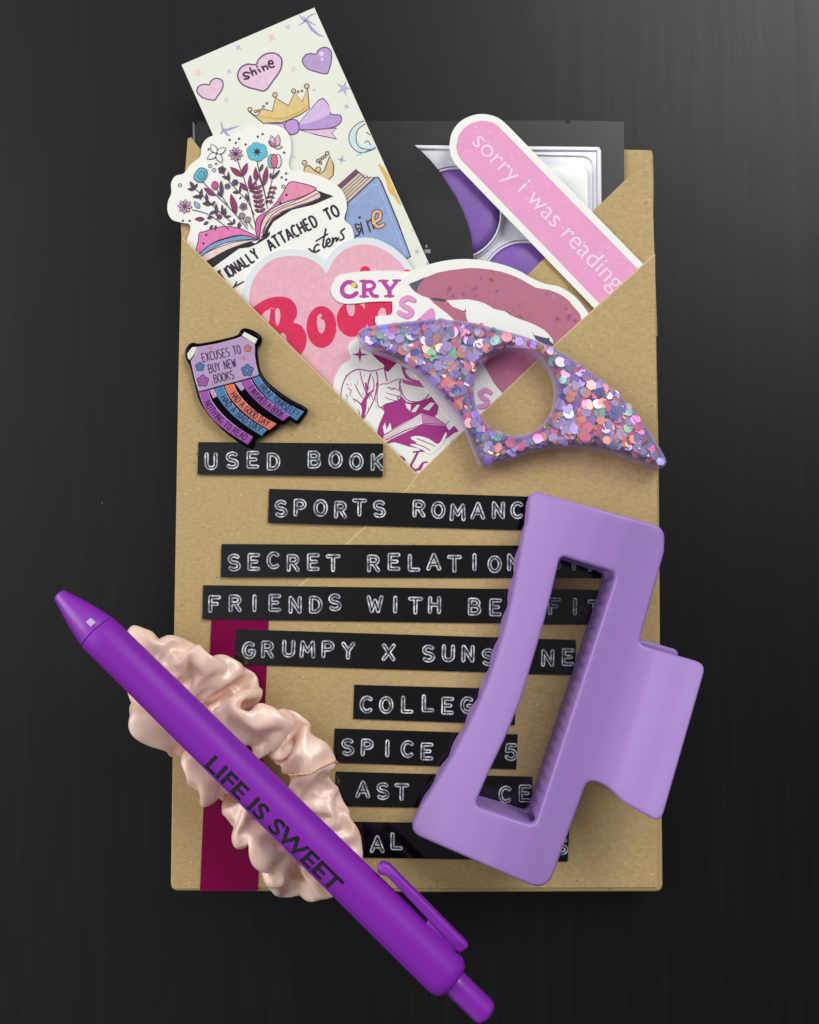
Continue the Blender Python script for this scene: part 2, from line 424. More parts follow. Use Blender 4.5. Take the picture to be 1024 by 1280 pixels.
def slab(mb, outer, holes, ztop, th, r, m, grid=6.0, nring=4, zbot=None, xy=None, m_side=None, flat_bottom=True):
    """a plate with rounded upper edges: outline and holes in photo px, ztop a function of px,py"""
    loops = [ccw(outer)] + [ccw(h)[::-1] for h in holes]
    rp = r / .00019
    xy = xy or (lambda x, y: P(x, y, ztop(x, y)))
    def inset(p, d):
        p = np.array(p, float); a = np.roll(p, 1, 0); b = np.roll(p, -1, 0)
        def nrm(v):
            l = np.hypot(v[:, 0], v[:, 1])[:, None]; l[l == 0] = 1; v = v / l; return np.c_[-v[:, 1], v[:, 0]]
        n = nrm(p - a) + nrm(b - p); n = n * 2 / np.maximum((n ** 2).sum(1)[:, None], 1.2); return p + n * d
    V = []; F = []; inner = []; low = []
    for lp in loops:
        n = len(lp); rings = []
        q0 = [xy(*p) for p in lp]; zb = [(zbot(*p) if zbot else ztop(*p) - th) for p in lp]
        rings.append([(q0[i].x, q0[i].y, zb[i]) for i in range(n)])
        for k in range(nring + 1):
            a = math.pi / 2 * k / nring; pp = inset(lp, rp * (1 - math.cos(a)))
            rings.append([(*xy(*p)[:2], ztop(*p) - r + r * math.sin(a)) for p in pp])
            last = pp
        inner.append([tuple(p) for p in last]); base = len(V)
        low.append((base, n))
        for rg in rings: V += rg
        for k in range(len(rings) - 1):
            for i in range(n):
                j = (i + 1) % n
                F.append((base + k * n + i, base + k * n + j, base + (k + 1) * n + j, base + (k + 1) * n + i))
    pts = []; edges = []
    for lp in inner:
        b = len(pts); n = len(lp); pts += lp; edges += [(b + i, b + (i + 1) % n) for i in range(n)]
    nb = len(pts); A = np.array(inner[0]); allp = np.array(pts)
    xs = np.arange(A[:, 0].min(), A[:, 0].max(), grid); ys = np.arange(A[:, 1].min(), A[:, 1].max(), grid)
    for i, x in enumerate(xs):
        for y in ys:
            q = (x, y + (grid / 2 if i % 2 else 0))
            if inside(q, inner[0]) and not any(inside(q, h) for h in inner[1:]) and ((allp - q) ** 2).sum(1).min() > (grid * .55) ** 2: pts.append(q)
    res = delaunay_2d_cdt([Vector(p) for p in pts], edges, [], 0, 1e-5)
    ov, of = res[0], res[2]
    tri = []
    for f in of:
        c = sum((ov[i] for i in f), Vector((0, 0))) / len(f)
        if abs(area2([ov[i] for i in f])) > .03 and inside(c, inner[0]) and not any(inside(c, h) for h in inner[1:]): tri.append(f)
    b = len(V); V += [(*xy(*p)[:2], ztop(*p)) for p in ov]
    top = []
    for f in tri:
        a = area2([ov[i] for i in f]); f = list(f) if a < 0 else list(f)[::-1]
        top.append([b + i for i in f])
    b2 = len(V); V += [(*xy(*p)[:2], (zbot(*p) if zbot else ztop(*p) - th)) for p in ov]
    bot = [[b2 + i - b for i in f][::-1] for f in top]
    s0 = len(mb.V)
    mb.add(V, top, m, True); k = mb.mi(m_side or m)
    for f in F: mb.F.append([s0 + i for i in f[::-1]]); mb.I.append(k); mb.S.append(True)
    for f in bot: mb.F.append([s0 + i for i in f]); mb.I.append(k); mb.S.append(True)
    return s0
def weld(o, dist=2e-6):
    bm = bmesh.new(); bm.from_mesh(o.data); bmesh.ops.remove_doubles(bm, verts=bm.verts, dist=dist)
    bmesh.ops.recalc_face_normals(bm, faces=bm.faces); bm.to_mesh(o.data); bm.free()
def tube(mb, pts, r, m, n=8, closed=False):
    p = [Vector(q) for q in pts]; V = []; N_ = len(p)
    for i in range(N_):
        a = p[i - 1] if (closed or i) else p[i]; b = p[(i + 1) % N_] if (closed or i < N_ - 1) else p[i]
        d = (b - a).normalized(); u = d.cross(Vector((0, 0, 1))); u = u.normalized() if u.length > 1e-6 else Vector((1, 0, 0)); v = u.cross(d)
        for k in range(n):
            t = 2 * math.pi * k / n; V.append(p[i] + (u * math.cos(t) + v * math.sin(t)) * r)
    F = [(i * n + k, i * n + (k + 1) % n, ((i + 1) % N_) * n + (k + 1) % n, ((i + 1) % N_) * n + k) for i in range(N_ if closed else N_ - 1) for k in range(n)]
    if not closed: F += [list(range(n))[::-1], [(N_ - 1) * n + k for k in range(n)]]
    mb.add(V, F, m, True)

# ================================================================== the desk
KRAFT = kraft_mat()
mb = MB()
mb.add([(-.7, -.7, 0), (.7, -.7, 0), (.7, .7, 0), (-.7, .7, 0)], [(0, 1, 2, 3)], desk_mat())
desk = mb.build('desk_surface'); desk['kind'] = 'structure'

# ================================================================== the kraft mailer
env = thing('kraft_envelope', 'brown kraft paper book mailer with a wide V-shaped open pocket, lying on the black desk', 'envelope', 520, 700, 0)
Z_BACK, Z_IN, Z_L, Z_R = 0.0040, 0.0092, 0.0114, 0.0117
out = [(234, 171), (240, 170), (262, 187), (780, 186), (817, 187), (819, 260), (820, 316), (824, 560), (826, 840), (829, 1110), (826, 1115), (520, 1115), (216, 1114), (213, 1109), (217, 840), (223, 480), (227, 300)]
def flatz(z): return lambda x, y: z
def topz(x, y): return Z_BACK + (Z_L - .0004 - Z_BACK) * min(1, max(0, (y - 230) / 150))
E_XY = lambda z: (lambda x, y: P(x, y, z))
mb = MB(); slab(mb, resample(rounded(out, 3), 6), [], flatz(Z_BACK), Z_BACK - .0002, .0006, KRAFT, 40, 3, xy=lambda x, y: P(x, y, topz(x, y)))
o = mb.build('back_panel', env); weld(o)
vout = [(227, 296), (372, 440), (522, 593), (670, 452), (819, 318), (824, 560), (826, 840), (829, 1110), (826, 1115), (520, 1116), (216, 1114), (213, 1109), (217, 840), (223, 480)]
mb = MB(); slab(mb, resample(offset(resample(rounded(vout, [1, 0, 3, 0, 1, 0, 0, 5, 3, 0, 3, 5, 0, 0]), 5), .7), 5), [], flatz(Z_L - .0002), .0109, .0010, KRAFT, 40, 4, xy=E_XY(Z_L))
o = mb.build('pocket', env); weld(o)
# the two inner flaps behind the contents
a = Art(Z_IN); a.sheet([(814.5, 193), (817.5, 300), (822, 420), (640, 470), (560, 440)], KRAFT, .0003); a.build('inner_flap', env)
a = Art(Z_IN); a.sheet([(235, 173), (239, 172), (252, 188), (420, 400), (300, 420), (229, 330), (226, 277)], KRAFT, .0003); a.build('inner_flap', env)
CUT = mat('kraft_cut_edge', 'CDB78F', .8, .2)
# front flaps: thin folded sheets, the right one lies over the left one
a = Art(Z_L); a.sheet([(227, 296), (300, 369), (372, 441), (448, 518), (522, 593), (560, 640), (330, 1111), (216, 1110.5), (217, 840), (223, 480)], KRAFT, .00018); a.stroke([(227.5, 297), (300, 369.8), (372, 441.8), (448, 518.8), (521, 592.5)], 1.3, CUT, 2, caps=False); a.build('front_flap', env)
a = Art(Z_R); a.sheet([(819, 317), (670, 452), (522, 593), (510, 610), (373, 733), (306, 796), (300, 1109), (520, 1110), (822, 1109), (822, 840), (820.5, 560)], KRAFT, .00028); a.stroke([(818.5, 318), (670, 452.6), (522.3, 593.5), (510.5, 610.5), (373.5, 733.5), (306.5, 796.5)], 1.7, CUT, 2, caps=False); a.build('front_flap', env)
# burgundy paper band down the left
BURG = glitter_paper('burgundy_paper', '78003E', ('840A48', '6A0036', '7A0642'), 1500, .3); BURG.node_tree.nodes['Principled BSDF'].inputs['Specular IOR Level'].default_value = .12
a = Art(Z_R + .00016); a.sheet([(264.5, 772), (336, 772), (322, 1113.5), (250, 1113.5)], BURG, .00012)
a.build('paper_band', env)

# ================================================================== black pouch with the clamshell inside, sticking out of the pocket
PCH = plastic('black_film', '141416', .36, 0, 300, .25)
PCF = plastic('black_film_front', '18191A', .30, 0, 200, .3)
pouch = thing('black_pouch', 'black foil pouch with a small tear notch, standing out of the mailer behind everything', 'pouch', 512, 240, Z_BACK)
zp = .0049
a = Art(zp)
a.sheet([(243, 152), (500, 151), (706, 150.5), (707.5, 155), (712, 155), (713.5, 150.5), (780, 152), (781, 300), (779, 430), (250, 430)], PCH, .0004)
a.build('back_sheet', pouch)
a = Art(zp); a.sheet([(241, 153), (246, 153), (248, 200), (242, 200)], mat('pouch_seal', '7F858C', .3), .0001); a.z = zp + .0002
for k in range(9):
    a.stroke([(248 + k * 3.2, 153), (258 + k * 4.2, 196)], .7, mat('seal_rib', '4A4D52', .35), 0, caps=False)
a.build('side_seal', pouch)
fp = [(243.5, 155), (300, 155), (516, 179)] + zK([(245, 165), (280, 200), (315, 243), (345, 290), (370, 330), (392, 374), (410, 420), (422, 460), (431, 520), (433, 600), (433, 800)]) + [(244, 430)]
a = Art(.0087); a.sheet(fp, PCF, .0002)
LG = mat('pouch_print', '8E9093', .4)
for r_ in ([(258, 517), (279, 517), (279, 530), (258, 530)], [(262, 500), (268, 500), (268, 511), (262, 511)]): a.poly(zK(r_), LG, 2)
a.build('front_sheet', pouch)

clam = thing('wax_melt_clamshell', 'clear plastic clamshell tray with a rounded square cavity, partly in the black pouch', 'clamshell', 660, 260, zp)
TRAY = plastic('tray_plastic', 'E2E0E8', .2, .3, 60, .5)
RIM = mat('rim_plastic', 'DEDCE6', .18, .6)
CAV = plastic('cavity_plastic', 'EAEAE6', .25, .2, 90, .6)
mb = MB()
slab(mb, resample(rounded([(500, 180.5), (752, 183), (754, 420), (500, 420)], 4), 6), [], flatz(zp + .0010), .0009, .0004, TRAY, 30, 3)
o = mb.build('tray', clam); weld(o)
mb = MB()
slab(mb, resample(rounded([(666, 204), (738, 206), (739, 284), (664, 284)], 14), 4), [], flatz(zp + .0026), .0016, .0012, CAV, 20, 4)
o = mb.build('cavity', clam); weld(o)
mb = MB()
for rr, dz in ((0, .0012),):
    q = resample(rounded([(656 + rr, 193 + rr), (742 - rr, 195 + rr), (743 - rr, 292 - rr), (656 + rr, 292 - rr)], 16), 4)
    tube(mb, [P(x, y, zp + dz) for x, y in q], .00022, RIM, 6, True)
tube(mb, [P(x, y, zp + .0013) for x, y in [(520, 185), (640, 186.5), (747, 187.5), (748.5, 300), (749, 420)]], .0003, RIM, 6)
for cx, cy, rx in ((570, 267, 56), (655, 355, 52)):
    tube(mb, [P(x, y, zp + .0012) for x, y in ell(cx, cy, rx + 4, rx + 4, n=40)], .0004, RIM, 6, True)
    tube(mb, [P(x, y, zp + .0024) for x, y in ell(cx, cy, rx + 0.5, rx + .5, n=40)], .0003, RIM, 6, True)
o = mb.build('rim', clam)
WAX = glitter_paper('purple_wax', '7650A2', ('9C82C6', '8460B0', 'B8A0DA'), 2600, .3); WAX.node_tree.nodes['Principled BSDF'].inputs['Roughness'].default_value = .38
for (cx, cy, rx, lab) in ((570, 267, 55, 'purple shimmering wax melt disc in the tray beside the tilted pink bookmark, upper of two'),
                          (655, 355, 51, 'purple shimmering wax melt disc in the tray just above the lips sticker, lower of two')):
    mb = MB(); V = []; prof = [(0, .0034), (.5, .00335), (.8, .0032), (.92, .0029), (.98, .0022), (1, .0011)]; n = 48
    for k, (f, z) in enumerate(prof):
        for i in range(n):
            a_ = 2 * math.pi * i / n; V.append(P(cx + rx * max(f, .02) * math.cos(a_), cy + rx * max(f, .02) * math.sin(a_), zp + z))
    F = [(k * n + i, (k + 1) * n + i, (k + 1) * n + (i + 1) % n, k * n + (i + 1) % n) for k in range(len(prof) - 1) for i in range(n)] + [list(range(n))[::-1]]
    mb.add(V, F, WAX, True); o = mb.build('wax_melt', recalc=True); tag(o, lab, 'wax melt', 'wax melts')
    o.data.materials[0] = WAX

# ================================================================== sticker sheet with crowns and hearts
PAPER = mat('sticker_paper', 'E6E6DE', .4, .35); PAPER2 = mat('sticker_paper_warm', 'EAE8E2', .36, .4)
s = Art(.0097)
s.clip = [(228.5, 81.5), (392.5, 10.8), (540, 340.5), (376.5, 410.5)]
s.sheet([(227, 81), (393, 9.5), (541.5, 341), (375.5, 412)], mat('card_white', 'DEDFD3', .45, .3))
def fmt(f, p): return f(p)
OUT = '6B5070'
s.shape(zB([(270, 740), (280, 710), (310, 685), (345, 680), (385, 700), (395, 745), (380, 790), (345, 840), (315, 878), (250, 870), (200, 850), (165, 815), (155, 785), (170, 755), (205, 738), (240, 735)]), 'DDBDD0', OUT, 1.6)
s.shape(zB([(700, 550), (715, 515), (760, 470), (820, 448), (880, 455), (925, 495), (932, 550), (910, 620), (860, 690), (780, 790), (700, 780), (620, 760), (560, 725), (530, 670), (535, 620), (565, 575), (620, 550), (670, 555)]), 'DDBDD0', OUT, 1.9)
for st in ([(635, 630), (600, 625), (578, 645), (600, 660), (630, 662), (625, 680), (590, 685)], [(640, 585), (665, 650)], [(655, 630), (680, 605), (700, 640)], [(715, 595), (735, 620)],
           [(750, 570), (770, 608)], [(757, 585), (785, 565), (805, 595)], [(815, 545), (850, 545), (840, 520), (815, 525), (812, 560), (835, 580), (862, 570)]):
    s.stroke(spline(zB(st), 4, False), 2.2, '38203F', 4)
x, y = zB([(705, 572)])[0]; s.dot(x, y, 1.3, '38203F', 4)
for (x, y, r, c, k) in ((535, 397, 34, 'B9B3CC', 4), (160, 630, 62, 'E8CBC9', 5), (450, 615, 28, 'B9B6C8', 4), (835, 305, 52, 'E5C3C3', 4), (985, 212, 34, 'B8BFC6', 4)):
    px, py = zB([(x, y)])[0]; s.poly(star(px, py, r / 7.3, k, .35, .5), c, 1)
px, py = zB([(423, 880)])[0]; s.dot(px, py, 2.6, 'C2C4D2', 1)
for (x, y, r, c, k) in ((265, 575, 42, 'E5C8C9', 4), (710, 750, 78, 'B3ABC4', 5), (735, 910, 36, 'B7B2C8', 4), (445, 765, 20, 'B6B4C2', 4)):
    px, py = zC([(x, y)])[0]; s.poly(star(px, py, r / 7.1, k, .3, .3), c, 1)
for st, wd in (([(305, 80), (340, 130), (380, 160), (430, 220), (480, 265), (530, 290)], 2.6), ([(310, 190), (370, 150), (400, 110), (465, 80)], 2.2), ([(345, 110), (390, 150), (460, 190)], 2.0), ([(390, 170), (420, 230), (500, 290)], 1.4)):
    s.stroke(spline(zC(st), 4, False), wd, 'A896C4', 1, taper=.7)
s.shape(zC([(465, 445), (480, 415), (520, 388), (565, 390), (598, 425), (600, 500), (580, 580), (555, 620), (470, 605), (390, 575), (350, 530), (345, 490), (370, 455), (410, 440)]), 'B296C6', '644A78', 1.4)
for x, y, r in ((512, 445, 22), (520, 492, 14)):
    px, py = zC([(x, y)])[0]; s.dot(px, py, r / 7.1, 'D8C6E4', 4)
s.stroke(spline(zC([(600, 380), (615, 400), (628, 440)]), 4, False), 1.6, '644A78', 2, taper=.5)
CR = '573D3A'
s.shape(zN([(372, 438), (430, 436), (445, 448), (462, 478), (440, 470), (400, 452)]), 'C3A4D2', '6A4C78', 1.1, sm=3)
crown = [(316, 396), (345, 412), (362, 386), (400, 396), (410, 347), (457, 376), (480, 328), (505, 362), (525, 312), (531, 386), (495, 410), (430, 438), (372, 442)]
s.shape(zN(crown), 'D9BD80', CR, 1.3, sm=0)
s.stroke(spline(zN([(350, 412), (430, 422), (500, 395), (525, 375)]), 4, False), 2.4, 'C9A868', 3, taper=.6)
for x, y, r in ((320, 389, 9), (340, 396, 6), (352, 393, 6), (368, 378, 5), (380, 367, 5), (409, 337, 10), (475, 323, 9), (491, 326, 5), (505, 323, 5), (522, 306, 10)):
    px, py = zN([(x, y)])[0]; s.dot(px, py, r / 2.844, CR, 4); s.dot(px, py, r / 2.844 - 1, 'CDB694', 5)
s.shape(zN([(498, 462), (628, 455), (611, 474), (628, 494), (560, 480)]), 'DDBAD2', '6A4C78', 1.2, 1, sm=0)
s.shape(zN([(495, 440), (540, 385), (575, 350), (598, 372), (608, 405), (642, 410), (640, 438), (600, 456), (500, 461)]), 'B592CB', '6A4C78', 1.4, 3, sm=3)
s.shape(zN([(497, 438), (540, 386), (575, 352), (598, 374), (604, 404), (570, 425), (520, 440)]), 'CFB1DA', None, 0, 5, sm=3)
s.shape(zN([(444, 440), (462, 426), (486, 428), (494, 448), (490, 470), (466, 478), (450, 464)]), 'B793CC', '6A4C78', 1.3, 6)
s.shape(zN([(748, 428), (710, 435), (680, 462), (672, 495), (685, 525), (715, 543), (773, 520), (770, 500), (745, 520), (715, 515), (700, 490), (705, 460)]), 'C6DAD8', None, 0, 1)
for st in ([(748, 428), (710, 435), (680, 462), (672, 495), (685, 525), (715, 543), (760, 530), (774, 516)], [(730, 440), (702, 463), (698, 500), (712, 525), (750, 532)], [(735, 470), (750, 480), (758, 470)], [(728, 508), (738, 500), (750, 515)]):
    s.stroke(spline(zN(st), 4, False), 1.1, '5A5572', 3)
px, py = zN([(758, 492)])[0]; s.dot(px, py, 1.6, '5A5572', 3)
s.stroke(zN([(700, 552), (776, 519)]), 1.0, '6FA6B8', 3)
# small crown
s.shape(zH([(112, 200), (118, 162), (150, 152), (190, 190), (230, 212), (258, 190), (298, 84), (326, 150), (322, 222), (282, 260), (200, 232)]), 'D4B688', CR, 1.4, sm=0)
for x, y, r in ((118, 133, 20), (212, 120, 14), (228, 112, 13), (246, 98, 13), (262, 88, 13), (280, 66, 16), (215, 182, 22), (232, 136, 12)):
    px, py = zH([(x, y)])[0]; s.dot(px, py, r / 5.69, CR, 4); s.dot(px, py, r / 5.69 - 1.1, 'D2B992', 5)
for (x, y, r, c, k) in ((382, 112, 34, 'A79CC4', 4), (40, 90, 20, 'D9BFC4', 4)):
    px, py = zH([(x, y)])[0]; s.poly(star(px, py, r / 5.7, k, .3, .2), c, 1)
# book on the sheet
s.shape(zH([(345, 305), (485, 180), (520, 215), (545, 238), (615, 238), (424, 420)]), 'CDBBA8', '4E3544', 1.3, 1, sm=0)
for k in range(6):
    t = k / 6; s.stroke(zH([(352 + 72 * t, 312 + 100 * t), (490 + 120 * t, 192 + 48 * t)]), .9, '6A4F55', 3, caps=False)
s.poly(zH([(345, 303), (485, 180), (505, 202), (365, 325)]), '6B4660', 4)
s.shape(zH([(424, 420), (618, 238), (642, 236), (662, 268), (705, 370), (780, 552), (872, 800), (620, 950), (400, 560)]), '8D9FC8', '47395A', 1.8, 1, sm=0)
s.stroke(zH([(440, 432), (612, 292), (640, 285), (700, 440), (840, 800)]), 1.2, 'A5B5D8', 3, caps=False)
for st in ([(510, 575), (480, 570), (490, 605), (510, 640), (480, 655)], [(500, 600), (518, 600), (512, 630), (495, 612)], [(518, 560), (535, 640)], [(560, 545), (585, 625)], [(565, 565), (592, 540), (612, 605)]):
    s.stroke(spline(zH(st), 4, False), 2.0, '4A2E3A', 4)
px, py = zH([(510, 522)])[0]; s.dot(px, py, 1.8, '4A2E3A', 4)
ee = spline(zH([(605, 560), (652, 532), (655, 490), (628, 478), (606, 510), (615, 565), (645, 590), (680, 572)]), 4, False)
s.stroke(ee, 5.6, '4A2E3A', 4); s.stroke(ee, 3.4, 'D9AE86', 6)
for p in ([(640, 140), (690, 180), (742, 270), (785, 360), (812, 425), (790, 432), (752, 370), (720, 345), (692, 250)],): s.shape(zH(p), 'DDB062', None, 0, 1, sm=3)
for x, y, r, c in ((890, 608, 16, 'DDBFC8'), (918, 765, 14, 'BBAED0')):
    px, py = zH([(x, y)])[0]; s.dot(px, py, r / 5.69, c, 1)
s.stroke(zH([(990, 835), (1000, 900)]), 2.5, '8070A0', 1, taper=.6)
for st in ([(375, 20), (395, 90), (420, 115), (462, 160)], [(368, 132), (400, 95), (450, 85), (545, 50)], [(400, 100), (440, 140), (470, 155)]):
    s.stroke(spline(zA(st), 4, False), 3.0, 'A392C6', 1, taper=.75)
o = s.build('sticker_sheet')
tag(o, 'tall white sticker sheet printed with purple hearts, gold crowns and a blue book', 'sticker sheet')

# ================================================================== pink bookmark
PINK = glitter_paper('pink_glitter_paper', 'DF97C0', ('C987C0', 'EFC0DC', 'D07BB4'), 750, .30)
b_ = Art(.0101)
bo = spline(zJ([(216, 160), (225, 110), (255, 68), (300, 44), (348, 38), (400, 52), (440, 85)]), 6, False) + zJ([(955, 612), (968, 626), (797, 802), (775, 782)]) + zJ([(238, 225), (222, 195)])
b_.sheet(bo, PAPER2, .0004)
bi = spline(zJ([(242, 160), (252, 118), (278, 86), (312, 68), (350, 63), (390, 75), (420, 103)]), 6, False) + zJ([(930, 625), (945, 641), (809, 781), (788, 758)]) + zJ([(258, 208), (246, 185)])
b_.poly(bi, PINK, 1)
V, F = text_tris('sorry i was reading', -0.006)
mx = max(v[0] for v in V); f = affine(*zJ([(296, 143)])[0], R(46.2), 259 / mx, 33)
b_.tris([f(*v) for v in V], F, 'ECCFE3', 3)
o = b_.build('bookmark')
tag(o, 'pink glittery round-ended bookmark with white border reading sorry i was reading', 'bookmark')

# ================================================================== flower book sticker
s = Art(.0102)
outl = zI([(135, 655), (131, 600), (150, 540), (143, 512), (108, 505), (60, 490), (38, 450), (40, 400), (56, 360), (55, 312), (76, 276), (118, 262), (150, 220), (198, 180), (205, 130), (235, 88), (298, 70), (350, 80), (390, 60), (440, 35), (520, 20), (600, 35), (638, 80), (645, 150), (634, 215), (650, 248), (710, 256), (800, 280), (870, 320), (910, 370), (920, 430), (908, 490), (940, 520), (955, 570), (946, 610), (900, 700), (700, 800), (520, 900), (400, 930), (240, 770)])
s.sheet(spline(outl, 4), PAPER2)
DK = '3B2A40'; MG = '8E3464'; LFC = '57445C'
s.poly(zI([(185, 712), (300, 652), (400, 603), (440, 596), (470, 608), (490, 588), (520, 573), (540, 548), (543, 562), (530, 580), (480, 610), (440, 627), (390, 633), (232, 748)]), '24222A', 1)
s.shape(zI([(180, 690), (250, 643), (350, 605), (430, 592), (488, 588), (430, 603), (330, 640), (240, 690), (190, 714)]), 'E3C9C2', DK, .9, 2, sm=3)
s.shape(zI([(175, 670), (240, 618), (330, 583), (420, 568), (490, 585), (420, 588), (320, 605), (240, 645), (180, 690)]), '7F9CC0', DK, .8, 4, sm=3)
s.shape(zI([(195, 555), (215, 550), (300, 525), (380, 530), (440, 555), (490, 585), (400, 566), (300, 588), (240, 618), (175, 670), (188, 600)]), 'DB79B0', DK, 1.0, 6, sm=3)
s.poly(zI([(765, 343), (855, 375), (760, 416), (650, 442), (560, 500), (535, 540), (530, 570), (500, 581), (520, 530), (560, 480), (640, 430), (780, 390), (790, 370)]), '24222A', 1)
s.shape(zI([(765, 345), (792, 372), (760, 395), (640, 435), (560, 475), (520, 520), (505, 570), (490, 575), (505, 500), (545, 452), (640, 408), (720, 372)]), 'E6C3BF', DK, .9, 2, sm=3)
s.stroke(spline(zI([(780, 360), (700, 400), (600, 435), (540, 480), (500, 560)]), 4, False), .8, DK, 5)
s.stroke(spline(zI([(788, 380), (700, 420), (610, 445), (545, 495), (512, 560)]), 4, False), .7, '9A7A80', 5)
s.shape(zI([(480, 575), (470, 530), (480, 480), (520, 455), (570, 410), (610, 350), (640, 305), (700, 312), (758, 330), (765, 345), (700, 378), (620, 404), (545, 440), (503, 492), (490, 570)]), 'DE8AA6', DK, 1.1, 6, sm=3)
s.shape(zI([(480, 570), (473, 530), (482, 484), (520, 458), (570, 415), (610, 372), (600, 395), (540, 435), (500, 485), (488, 565)]), 'D45FA4', None, 0, 8, sm=3)
# stems
for st in ([(210, 565), (300, 660), (430, 780), (540, 900), (620, 1000)], [(335, 630), (400, 720), (440, 785)], [(390, 480), (450, 560), (540, 660), (620, 745), (680, 870)],
           [(525, 360), (560, 470), (600, 580), (630, 700), (650, 800), (690, 960)], [(705, 370), (730, 500), (770, 640), (800, 810)], [(860, 440), (845, 530), (820, 640), (800, 720)],
           [(690, 430), (760, 620), (780, 700)], [(110, 820), (230, 850), (350, 920), (450, 1005)], [(130, 620), (240, 720), (340, 820), (480, 940)], [(570, 900), (620, 970)], [(630, 930), (670, 1000)], [(690, 500), (705, 640), (745, 850)], [(870, 600), (825, 770)]):
    s.stroke(spline(zA(st), 4, False), .95, DK, 10, caps=False)
def lf(a, b, wd, c, lw=.7):
    q = leaf(zA([a])[0], zA([b])[0], wd / 7.314); s.poly(q, c, 11)
    if lw: s.stroke(q, lw, DK, 12, closed=True)
for a, b, wd in (((565, 515), (460, 430), 48), ((570, 515), (615, 390), 46), ((620, 645), (545, 570), 40), ((320, 690), (220, 620), 46), ((515, 860), (465, 675), 54), ((770, 600), (795, 420), 46), ((640, 640), (642, 500), 34), ((700, 560), (688, 440), 42), ((225, 905), (135, 905), 36), ((640, 660), (690, 560), 30)): lf(a, b, wd, MG)
for a, b, wd in (((385, 700), (375, 550), 36), ((135, 630), (90, 560), 32), ((135, 635), (70, 630), 26), ((140, 620), (158, 580), 20), ((185, 730), (200, 625), 30), ((200, 700), (115, 700), 30), ((250, 760), (240, 670), 28), ((290, 770), (205, 760), 38), ((290, 780), (322, 740), 22),
                 ((335, 880), (330, 760), 30), ((390, 870), (385, 770), 24), ((410, 890), (415, 800), 24), ((410, 890), (470, 875), 20), ((845, 540), (915, 455), 26), ((730, 470), (760, 400), 26), ((450, 560), (440, 470), 22), ((460, 540), (385, 515), 28), ((545, 660), (480, 660), 26), ((550, 665), (550, 600), 18), ((625, 745), (600, 670), 24), ((490, 950), (430, 950), 22), ((495, 950), (495, 900), 20), ((540, 990), (545, 930), 32), ((830, 540), (830, 480), 20), ((560, 700), (545, 725), 12), ((300, 960), (270, 1000), 22), ((330, 960), (320, 1010), 18), ((260, 930), (215, 955), 26), ((350, 690), (345, 660), 14), ((390, 705), (340, 670), 18), ((270, 860), (330, 830), 26), ((250, 900), (300, 880), 30)): lf(a, b, wd, LFC, .5)
for k in range(6):
    y0 = 610 + k * 42; x0 = 700 + k * 7
    lf((x0, y0 + 20), (x0 - 52, y0 - 2), 30, '7F3055', .5); lf((x0, y0 + 20), (x0 + 46, y0 - 14), 30, '93406A', .5)
for k in range(4):
    y0 = 590 + k * 42; x0 = 850 - k * 12
    lf((x0, y0 + 20), (x0 - 38, y0 + 40), 24, '7F3055', .5); lf((x0, y0 + 20), (x0 + 36, y0 + 40), 24, '93406A', .5)
def petals(cx, cy, r, k, pr, c, ctr, lay=14, rot=0.0, lw=.7, cr=.3):
    (cx, cy), r, pr = zA([(cx, cy)])[0], r / 7.314, pr / 7.314
    for i in range(k):
        an = rot + 2 * math.pi * i / k; q = leaf((cx, cy), (cx + r * math.cos(an), cy + r * math.sin(an)), pr * 2); s.poly(q, c, lay)
        if lw: s.stroke(q, lw, DK, lay + 1, closed=True)
    s.dot(cx, cy, r * cr, ctr, lay + 2)
for i in range(6):
    an = 2 * math.pi * i / 6 + .3; px, py = zA([(705 + 48 * math.cos(an), 290 + 42 * math.sin(an))])[0]
    s.poly(ell(px, py, 6.4, 6.0), '5FB4C8', 14); s.stroke(ell(px, py, 6.4, 6.0), .9, '39506A', 13, closed=True)
px, py = zA([(705, 290)])[0]; s.poly(star(px, py, 6.0, 7, .4), '3A2B46', 16)
petals(335, 305, 100, 4, 26, PAPER2, DK, 14, -2.1, .9, .12)
petals(510, 310, 66, 9, 16, 'D2A6BA', '4A3050', 14, 0.2)
petals(45, 790, 66, 8, 18, 'D9A3BE', '6A4560', 14, .1)
petals(385, 455, 38, 5, 16, '6C5A74', '4A3A55', 14, -1.5)
petals(505, 570, 30, 6, 14, '5C6A86', '45506A', 14)
petals(435, 605, 28, 5, 13, 'B092A8', '6A5070', 14)
petals(580, 790, 38, 5, 17, '9C8094', '5A4560', 14, .5)
petals(360, 885, 26, 5, 12, 'B85878', '5A3050', 14)
for (x, y, rx, ry, c) in ((320, 597, 30, 38, 'BC5684'), (567, 875, 28, 28, '94808C'), (622, 910, 24, 26, '9C8794')):
    px, py = zA([(x, y)])[0]; q = ell(px, py, rx / 7.3, ry / 7.3); s.poly(q, c, 14); s.stroke(q, .7, DK, 15, closed=True)
s.shape(zA([(130, 510), (180, 440), (240, 455), (245, 510), (205, 565), (150, 555)]), '72B4C4', '39506A', 1.1, 14)
s.shape(zA([(160, 515), (190, 468), (225, 480), (222, 520), (195, 548)]), '55A7BA', '39506A', .7, 16)
q = leaf(*zA([(180, 805), (130, 745)]), 40 / 7.3); s.poly(q, '7FB6C0', 14); s.stroke(q, .7, DK, 15, closed=True)
for a, b, wd, c in (((862, 250), (835, 140), 52, 'DDB9C3'), ((880, 250), (900, 135), 54, 'E0AFC2'), ((860, 245), (808, 190), 30, 'C38AA8'), ((865, 250), (938, 245), 34, 'E3C5CF')):
    lf(a, b, wd, c, .8)
